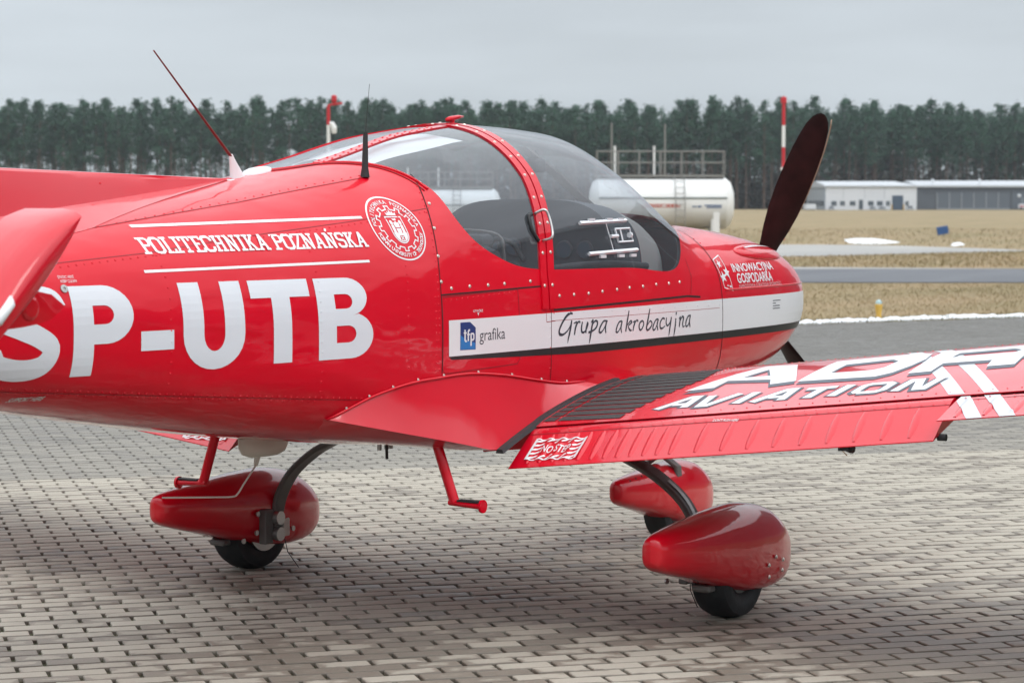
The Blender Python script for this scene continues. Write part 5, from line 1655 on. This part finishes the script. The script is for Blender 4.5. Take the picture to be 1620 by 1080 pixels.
HX, HZ, EDEF = -4.125, 1.388, R(43)
def tailplane(sg):
    V = []; cs = np.linspace(0, .62, 12)
    spans = np.linspace(.05, 1.235, 9)
    for a in spans:
        le = -3.60 - .175 * (a / 1.23); xr = -4.62
        loop = [(le + (xr - le) * c, HZ - .045 + float(naca(c, .115, 0)[0]) * (le - xr)) for c in cs] + [(le + (xr - le) * c, HZ - .045 - float(naca(c, .115, 0)[0]) * (le - xr)) for c in cs[::-1][:-1]]
        V += [(x, sg * a, z) for x, z in loop]
    m = len(loop)
    F = grid_faces(len(spans), m, True) + [tuple(range(m)), tuple(range((len(spans) - 1) * m, len(spans) * m))]
    st = obj('tailplane', fixn((V, F)), M_redf, plane, True, 40)
    for x in (-3.90, -4.03): obj('rib_boss', lathe([(0, .022), (.004, .030), (.006, .018), (.003, .012)], 14, 'y', (x, sg * 1.236 if sg > 0 else -1.2415, HZ - .045)), M_redf, st)
    # elevator, trailing edge down, with a horn balance ahead of the hinge line
    V = []; spans = [.10, .5, .9, 1.235, 1.238, 1.30, 1.36, 1.40, 1.425, 1.436]
    for a in spans:
        horn = a > 1.236
        r = max(0.0, (a - 1.36) / .078) if a > 1.36 else 0
        sh_ = 1 - .93 * r ** 2 if r else 1.0
        f = (.285 * (1 - .10 * r ** 2)) if horn else .035
        b_ = -.40
        th = .052 * math.sqrt(max(.06, sh_))
        loop = []
        for s in np.linspace(0, 1, 12):
            c = f + (b_ - f) * s
            q = (math.sin(PI * min(1, (s * 2.6) ** .55 / 2)) if s < .385 else 1 - (s - .385) / .615)
            loop.append((c, th * (max(q, .02))))
        loop = loop + [(c, -h) for c, h in loop[::-1][1:-1]]
        ca, sa = math.cos(EDEF), math.sin(EDEF)
        V += [(HX + c * ca - h * sa, sg * a, HZ + c * sa + h * ca) for c, h in loop]
    m = len(loop)
    F = grid_faces(len(spans), m, True) + [tuple(range(m)), tuple(range((len(spans) - 1) * m, len(spans) * m))]
    el = obj('elevator', fixn((V, F)), M_redw, plane, True, 50)
    obj('tip_light', tube([(HX - .045, sg * 1.43, HZ - .005), (HX - .06, sg * 1.443, HZ - .02), (HX - .10, sg * 1.443, HZ - .058), (HX - .115, sg * 1.43, HZ - .07)], [.005, .012, .012, .005], 10), M_white, el, True)
tailplane(-1); tailplane(1)

# ------------------------------------------------------------------ aeroplane: propeller
HUBX, HUBZ = 2.61, 1.15
hub = obj('propeller', lathe([(-.22, .175), (-.10, .178), (-.05, .18), (.05, .17), (.14, .14), (.22, .08), (.25, .01)], 28, 'x', (HUBX, 0, HUBZ)), M_redw, plane, True, 40)
def blade():
    V = []
    rs = np.array([.12, .2, .28, .36, .46, .58, .70, .80, .88, .94, .98, 1.0, 1.012]) * .955
    wd = np.array([.075, .085, .105, .13, .150, .158, .155, .145, .128, .108, .080, .050, .018])
    tw = np.radians(np.array([62, 56, 50, 44, 38, 32, 28, 25, 23, 22, 21, 21, 21]))
    th = np.array([.05, .042, .034, .028, .022, .018, .014, .012, .010, .008, .006, .005, .004])
    for r, w, a, t in zip(rs, wd, tw, th):
        for k in range(14):
            q = 2 * PI * k / 14
            c = w / 2 * math.cos(q) * 1.05; h = t / 2 * math.sin(q)
            # chord lies mostly in the disc plane (y'), twisted towards x
            V.append((c * math.sin(a) + h * math.cos(a), -c * math.cos(a) + h * math.sin(a), r))
    F = grid_faces(len(rs), 14, True) + [tuple(range(14)), tuple(range(12 * 14, 13 * 14))]
    return fixn((V, F))
bl_me = mesh('propeller_blade', *blade(), smooth=True, angle=50)
bl_me.materials.append(M_blade)
for k in range(3):
    o = link('propeller_blade', bl_me, None, hub)
    o.location = (HUBX, 0, HUBZ); o.rotation_euler = (R(23.8 + 120 * k), 0, 0)
# light worn edge on the leading edges
def edge():
    V = []
    rs = np.linspace(.35, .955, 20)
    W = np.interp(rs, [.36, .46, .58, .70, .80, .88, .94, .98, 1.0], [.13, .150, .158, .155, .145, .128, .108, .080, .050]); A_ = np.interp(rs, [.36, .58, .8, 1.0], np.radians([44, 32, 25, 21]))
    return tube([(w / 2 * math.sin(a) * 1.05, -w / 2 * math.cos(a) * 1.05, r) for r, w, a in zip(rs, W, A_)], .0035, 6)
M_edge = pmat('worn_blade_edge', (0.30, 0.22, 0.15), 0.5)
em = mesh('blade_edge', *edge(), smooth=True); em.materials.append(M_edge)
for o in list(hub.children):
    e_ = link('blade_edge', em, None, hub); e_.location = o.location; e_.rotation_euler = o.rotation_euler

# ------------------------------------------------------------------ aeroplane: undercarriage
FAIR = np.array([  # x, zc, half width, top, bottom
    (-.625, .328, .008, .366, .292), (-.612, .327, .040, .379, .272), (-.50, .318, .076, .397, .233), (-.32, .300, .110, .411, .190), (-.10, .278, .132, .430, .132), (.08, .258, .142, .437, .096),
    (.24, .242, .138, .419, .086), (.36, .230, .118, .376, .092), (.45, .221, .088, .322, .122), (.505, .216, .045, .266, .168), (.52, .215, .010, .226, .206)])
def fairing(cx, cy, k=1.0, kz=1.0):
    V = []; xs_ = np.concatenate([np.linspace(-.625, -.60, 5), np.linspace(-.58, .41, 28), np.linspace(.42, .52, 12)])
    nt = 36
    for x in xs_:
        zc, w, zt, zb = [float(pchip(FAIR[:, 0], FAIR[:, i], x)) for i in (1, 2, 3, 4)]
        for j in range(nt):
            a = 2 * PI * j / nt; c, s = math.cos(a), math.sin(a)
            n = 2.3 if s >= 0 else 3.3
            y = w * math.copysign(abs(c) ** (2 / n), c); h = (zt - zc) if s >= 0 else (zc - zb)
            # shoulders pinch towards the tail
            z = zc + h * math.copysign(abs(s) ** (2 / n), s)
            V.append((cx + x * k, cy + y * k, z * kz))
    m = nt
    F = grid_faces(len(xs_), m, True) + [tuple(range(m)), tuple(range((len(xs_) - 1) * m, len(xs_) * m))]
    return fixn((V, F))
def wheel(cx, cy, r, w):
    t = obj('wheel', lathe([(-w * .30, r * .50), (-w * .46, r * .62), (-w * .5, r * .80), (-w * .44, r * .93), (-w * .25, r * .99), (0, r), (w * .25, r * .99), (w * .44, r * .93), (w * .5, r * .80), (w * .46, r * .62), (w * .30, r * .50)], 40, 'y', (cx, cy, r * .985)), M_tyre, plane, True, 40)
    obj('rim', lathe([(-w * .32, .03), (-w * .34, r * .3), (-w * .36, r * .52), (w * .36, r * .52), (w * .34, r * .3), (w * .32, .03)], 28, 'y', (cx, cy, r * .985)), M_strut, t, True, 40)
    return t
def flatbar(path, widths, thick):
    V = []; P = [Vector(p) for p in path]
    for i, p in enumerate(P):
        t = (P[min(i + 1, len(P) - 1)] - P[max(i - 1, 0)]).normalized()
        wv = Vector((1, 0, 0)); nv = t.cross(wv).normalized(); w = widths[i] / 2; h = thick / 2
        V += [p - wv * w - nv * h * .3, p - wv * w * .8 - nv * h, p + wv * w * .8 - nv * h, p + wv * w - nv * h * .3, p + wv * w + nv * h * .3, p + wv * w * .8 + nv * h, p - wv * w * .8 + nv * h, p - wv * w + nv * h * .3]
    F = grid_faces(len(P), 8, True) + [tuple(range(8)), tuple(range((len(P) - 1) * 8, len(P) * 8))]
    return fixn((V, F))
for sg in (-1, 1):
    f = obj('wheel_fairing', fairing(-.012, sg * 1.165, .96), M_redf, plane, True, 45)
    wheel(0.03, sg * 1.165, .205, .155)
    leg = catmull([(.05, sg * .38, .70), (.05, sg * .60, .630), (.055, sg * .78, .553), (.06, sg * .88, .492), (.06, sg * .96, .422), (.055, sg * 1.012, .335), (.045, sg * 1.030, .25), (.035, sg * 1.030, .165)], 4)
    n = len(leg)
    lg = obj('gear_leg', flatbar(leg, [.112 - .04 * i / (n - 1) for i in range(n)], .024), M_strut, plane, True, 40)
    if sg < 0:
        V = []
        for i in range(12, 21):
            p = Vector(leg[i]); V += [p + Vector((-.012, -.006, .016)), p + Vector((.012, -.006, .016))]
        obj('leg_placard', (V, grid_faces(9, 2)), M_alu, lg)
    # brake unit on the inboard side
    y0 = sg * (1.165 - .145)
    br = obj('brake_unit', join([box(-.075, -.02, y0 - .02, y0 + .02, .125, .275, .006), box(-.015, .055, y0 - .022, y0 + .022, .14, .22, .006)]), M_strut, plane)
    for z in (.165, .235): obj('brake_piston', cyl((.0, y0 - sg * .020, z), (.0, y0 - sg * .045, z), .030, 16), M_steel, br)
    obj('brake_plate', box(.030, .075, y0 - sg * .03 - .006, y0 - sg * .03 + .006, .15, .225, .004), M_cream, br)
    obj('brake_disc', lathe([(-.004, .03), (-.004, .115), (.004, .115), (.004, .03)], 32, 'y', (.035, sg * 1.09, .195)), M_steel, br)
    for dx, z in ((-.10, .26), (-.11, .18), (-.20, .155), (.11, .21), (.15, .17)):
        obj('bolt', lathe([(0, .012), (.008, .010), (.010, .004)], 10, 'y', (dx, sg * 1.0105 if False else y0 + sg * .0, z)), M_steel, br)
    obj('ground_wire', tube([(.045, y0 - sg * .03, .14), (.06, y0 - sg * .035, .08), (.13, y0 - sg * .04, .004)], .0022, 5), M_rub, br)
    # outboard screws
    sp = []
    for dx, z in ((.10, .20), (.10, .155), (.235, .205), (.225, .165), (.165, .225)):
        w = float(pchip(FAIR[:, 0], FAIR[:, 2], dx)); sp.append((Vector((dx, sg * (1.165 + w * .985), z)), Vector((.1, sg, -.15))))
    obj('fairing_screws', studs(sp, .009, .005, 8), M_screw, f, kind='stuff')
    obj('scraper', box(-.21, -.12, sg * 1.165 - .04, sg * 1.165 + .04, .125, .152, .010), M_strut, f)
    # boarding step
    a = (-1.02, sg * .50, .745); b_ = (-1.014, sg * .580, .517); c = (-1.016, sg * .700, .510)
    s = obj('boarding_step', tube([a, b_], .019, 14), M_redf if False else M_red, plane, True, 40)
    obj('step_bar', tube([(b_[0], b_[1] - sg * .018, b_[2]), c], .018, 14, squash=.7), M_red, s, True, 40)
    obj('step_cap', tube([(c[0], c[1] - sg * .004, c[2]), (c[0], c[1] + sg * .006, c[2])], .024, 18), M_red, s)
    obj('step_pad', box(c[0] - .016, c[0] + .016, min(b_[1] + sg * .02, c[1] - sg * .008), max(b_[1] + sg * .02, c[1] - sg * .008), c[2] + .0125, c[2] + .019), M_rub, s)
nf = obj('nose_fairing', fairing(1.715, 0, .80, .87), M_redf, plane, True, 45)
wheel(1.755, 0, .175, .13)
obj('nose_strut', tube([(1.52, 0, .80), (1.68, 0, .42)], .032, 16), M_alu, plane, True, 40)
obj('nose_fork', flatbar([(1.69, -.085, .18), (1.67, -.085, .36), (1.66, 0, .42), (1.67, .085, .36), (1.69, .085, .18)], [.05] * 5, .02), M_strut, plane, True, 40)
sp = [(Vector((1.25 + k * .045, -.06 - .006 * k, .335 + .006 * k)), Vector((-.2, -.6, .8))) for k in range(6)]
obj('fairing_screws', studs(sp, .005, .003), M_rub, nf, kind='stuff')

# ------------------------------------------------------------------ aeroplane: antennas and small fittings
aer = obj('whip_antenna_base', fixn(join([tube([(-1.525, 0, 1.672), (-1.535, 0, 1.70), (-1.553, 0, 1.74), (-1.562, 0, 1.765)], [.045, .030, .016, .009], 14, squash=1.0)])), M_white, plane, True, 50)
for v in aer.data.vertices: v.co.y *= .5
obj('foot_plate', box(-1.60, -1.475, -.03, .03, 1.665, 1.679, .006), M_white, aer)
M_whip = pmat('red_brown_whip', (0.16, 0.02, 0.018), 0.4)
obj('whip', tube([(-1.560, 0, 1.758), (-1.66, 0, 1.842), (-1.973, 0, 2.107)], [.0055, .0045, .0025], 8), M_whip, aer)
gps = obj('gps_antenna', fixn((lambda v: ([(-1.413 + x * .070, y * .045, 1.697 + z * .026 + x * .011) for x, y, z in v[0]], v[1]))(lathe([(0, 1), (.35, .99), (.7, .88), (.92, .6), (1, .05)], 28, 'z'))), M_white, plane, True, 60)
bp_ = side(-1.147, 1.689, 0)
ba = obj('rubber_antenna', tube([bp_, bp_ + Vector((0, 0, .035)), bp_ + Vector((.004, 0, .16))], [.017, .012, .0085], 12), M_rub, plane, True, 40)
obj('whip', tube([bp_ + Vector((.004, 0, .158)), bp_ + Vector((.030, 0, .335))], .0009, 6), M_rub, ba)
msk = obj('air_temperature_probe', tube([(-.137, 0, 1.905), (-.137, 0, 1.932)], .011, 12), M_red, plane)
obj('probe_head', tube([(-.175, 0, 1.928), (-.15, 0, 1.932), (-.09, 0, 1.942), (-.055, 0, 1.945)], [.008, .012, .009, .004], 10), M_red, msk, True)
# grab handle on the hoops
hp = [side(-.335, 1.553, .006), side(-.325, 1.553, .045), side(-.315, 1.53, .05), side(-.318, 1.48, .05), side(-.328, 1.452, .045), side(-.335, 1.450, .006)]
obj('canopy_handle', tube(catmull([tuple(p) for p in hp], 5), .0055, 8), M_steel, plane, True)
hp = [side(-.355, 1.553, .004), side(-.385, 1.54, .006), side(-.388, 1.49, .006), side(-.36, 1.45, .004)]
obj('handle_backplate', tube(catmull([tuple(p) for p in hp], 5), .0075, 8), M_rub, plane, True)
# belly fittings
be = obj('belly_antenna', fixn((lambda v: ([(-1.385 + x * .135, y * .05, .758 - z * .07) for x, y, z in v[0]], v[1]))(lathe([(0, 1), (.5, .98), (.85, .85), (1, .6), (1.02, .05)], 28, 'z'))), M_cream, plane, True, 60)
wa = obj('bent_antenna', tube([(-1.41, 0, .74), (-1.425, 0, .675), (-1.432, 0, .655)], [.018, .010, .007], 10), M_cream, plane, True)
obj('rod', tube(catmull([(-1.432, 0, .655), (-1.50, 0, .597), (-1.535, 0, .566), (-1.57, 0, .558), (-1.70, 0, .570), (-1.947, 0, .595)], 5), .0032, 8), M_cream, wa)
obj('drain_pipe', cyl((-.606, 0, .66), (-.604, 0, .603), .006, 8), M_rub, plane)
for dx in (-.02, .028, .058): obj('drain_nut', cyl((-.606 + dx, .02, .665), (-.606 + dx, .02, .638), .009, 8), M_alu, plane)

# ------------------------------------------------------------------ aeroplane: cabin interior
V = []
secs = [(.42, .455, 1.612), (.5, .462, 1.612), (.62, .462, 1.600), (.78, .445, 1.560), (.92, .40, 1.515), (1.04, .33, 1.482)]
nt = 30
for (x, w, top) in secs:
    for j in range(nt):
        a = PI * j / (nt - 1); n = 3.6
        V.append((x, -w * math.copysign(abs(math.cos(a)) ** (2 / n), math.cos(a)), 1.20 + (top - 1.20) * abs(math.sin(a)) ** (2 / n)))
gs_ = obj('instrument_panel', fixn((V[:3 * nt], grid_faces(3, nt) + [tuple(range(nt))])), M_panel, plane, True, 40)
M_shroud_lit = pmat('skylit_shroud', (0.30, 0.285, 0.265), 0.8)  # paler than the panel: skylight on the shroud top painted into the colour
obj('glare_shield', fixn(([(v[0] + .002, v[1], v[2]) for v in V[2 * nt:]], grid_faces(len(secs) - 2, nt))), M_shroud_lit, plane, True, 60)
for y, z, r in ((-.30, 1.40, .04), (-.20, 1.40, .04), (-.30, 1.30, .04), (-.20, 1.30, .04), (.05, 1.41, .04), (.16, 1.41, .04), (.05, 1.31, .04), (.16, 1.31, .04), (.27, 1.36, .035)):
    d = obj('dial', lathe([(0, r), (-.006, r), (-.008, r * .85)], 20, 'x', (.419, y, z)), M_lining, gs_); obj('dial_face', lathe([(-.0085, r * .84), (-.009, .001)], 20, 'x', (.419, y, z)), M_pane, d)
obj('radio_stack', box(.405, .4195, -.115, -.02, 1.24, 1.50, .004), M_lining, gs_)
for y in (-.27, .27):
    s = obj('seat', box(-.62, -.50, y - .215, y + .215, .85, 1.43, .05), M_seat, plane, True, 40)
    obj('seat_piping', tube(catmull([(-.503, y - .205, 1.22), (-.497, y - .20, 1.40), (-.497, y - .15, 1.482), (-.497, y + .15, 1.482), (-.497, y + .20, 1.40), (-.503, y + .205, 1.22)], 5), .006, 6), M_strut, s, True)
    obj('head_rest', box(-.60, -.51, y - .17, y + .17, 1.435, 1.478, .02), M_seat, s, True, 40)
    obj('seat_cushion', box(-.50, -.05, y - .215, y + .215, .85, .98, .04), M_seat, s, True, 40)
    for dy in (-.07, .07): obj('harness_strap', tube([(-.495, y + dy, 1.40), (-.485, y + dy * .9, 1.25), (-.47, y + dy * .3, 1.05)], .014, 6, squash=.3), M_cream if dy < 0 else M_strut, s)
obj('headset', tube(catmull([(-.40, -.50, 1.37), (-.42, -.46, 1.44), (-.42, -.38, 1.455), (-.40, -.33, 1.40)], 5), .010, 8), M_rub, plane, True)
# white sun blind under the rear roof glazing
V = []
for x in np.linspace(-1.0, -.36, 16):
    for k, t in enumerate(np.linspace(PI * .40, PI * .80, 14)):
        p = ringpt(x, t, -.03); V.append(p + Vector((0, 0, .004 * math.sin(k * 1.7 + x * 12))))
obj('sun_blind', (V, grid_faces(16, 14)), M_curtain, plane, True)
obj('windshield_brace', flatbar([(.40, 0, 1.832), (.70, 0, 1.715), (.98, 0, 1.585)], [.03] * 3, .05), M_strut, plane)
cmp = obj('compass', box(.48, .55, -.035, .035, 1.725, 1.785, .012), M_rub, plane); obj('compass_arm', tube([(.52, 0, 1.78), (.52, 0, 1.82)], .008, 6), M_rub, cmp)
# sliding storm panel rails on the starboard glass
for pts in ([(-.02, 1.514), (.378, 1.523)], [(0, 1.393), (.417, 1.403)]):
    r = obj('storm_panel_rail', tube([side(x, pts[0][1] + (pts[1][1] - pts[0][1]) * k / 8, .006) for k, x in enumerate(np.linspace(pts[0][0], pts[1][0], 9))], .0085, 4), M_clear, plane)
    for k in (2, 5, 7):
        x = pts[0][0] + (pts[1][0] - pts[0][0]) * k / 8; q = side(x, pts[0][1] + .012 * (1 if pts[0][1] > 1.45 else -1), .008)
        obj('rail_clip', box(q.x - .022, q.x + .022, q.y - .005, q.y + .005, q.z - .006, q.z + .006), M_clear, r)
cat_ = obj('storm_panel_catch', join([ribbon3 for ribbon3 in [tube([side(x, z, .008) for x, z in ((.255, 1.488), (.385, 1.490), (.39, 1.438), (.26, 1.436), (.255, 1.488))], .0045, 4), tube([side(.20, 1.459, .010), side(.26, 1.46, .010)], .008, 6), tube([side(.30, 1.436, .008), side(.30, 1.49, .008)], .004, 4), tube([side(.36, 1.462, .012), side(.372, 1.462, .012)], .012, 8)]]), M_clear, plane)
obj('storm_panel_edge', tube([side(.212, 1.40, .004), side(.200, 1.518, .004)], .0022, 4), M_clear, plane)
obj('sill_cushion', tube([side(-.25, 1.345, -.03), side(0, 1.352, -.03), side(.25, 1.352, -.03), side(.55, 1.338, -.03)], .016, 8), M_rub, plane, True)
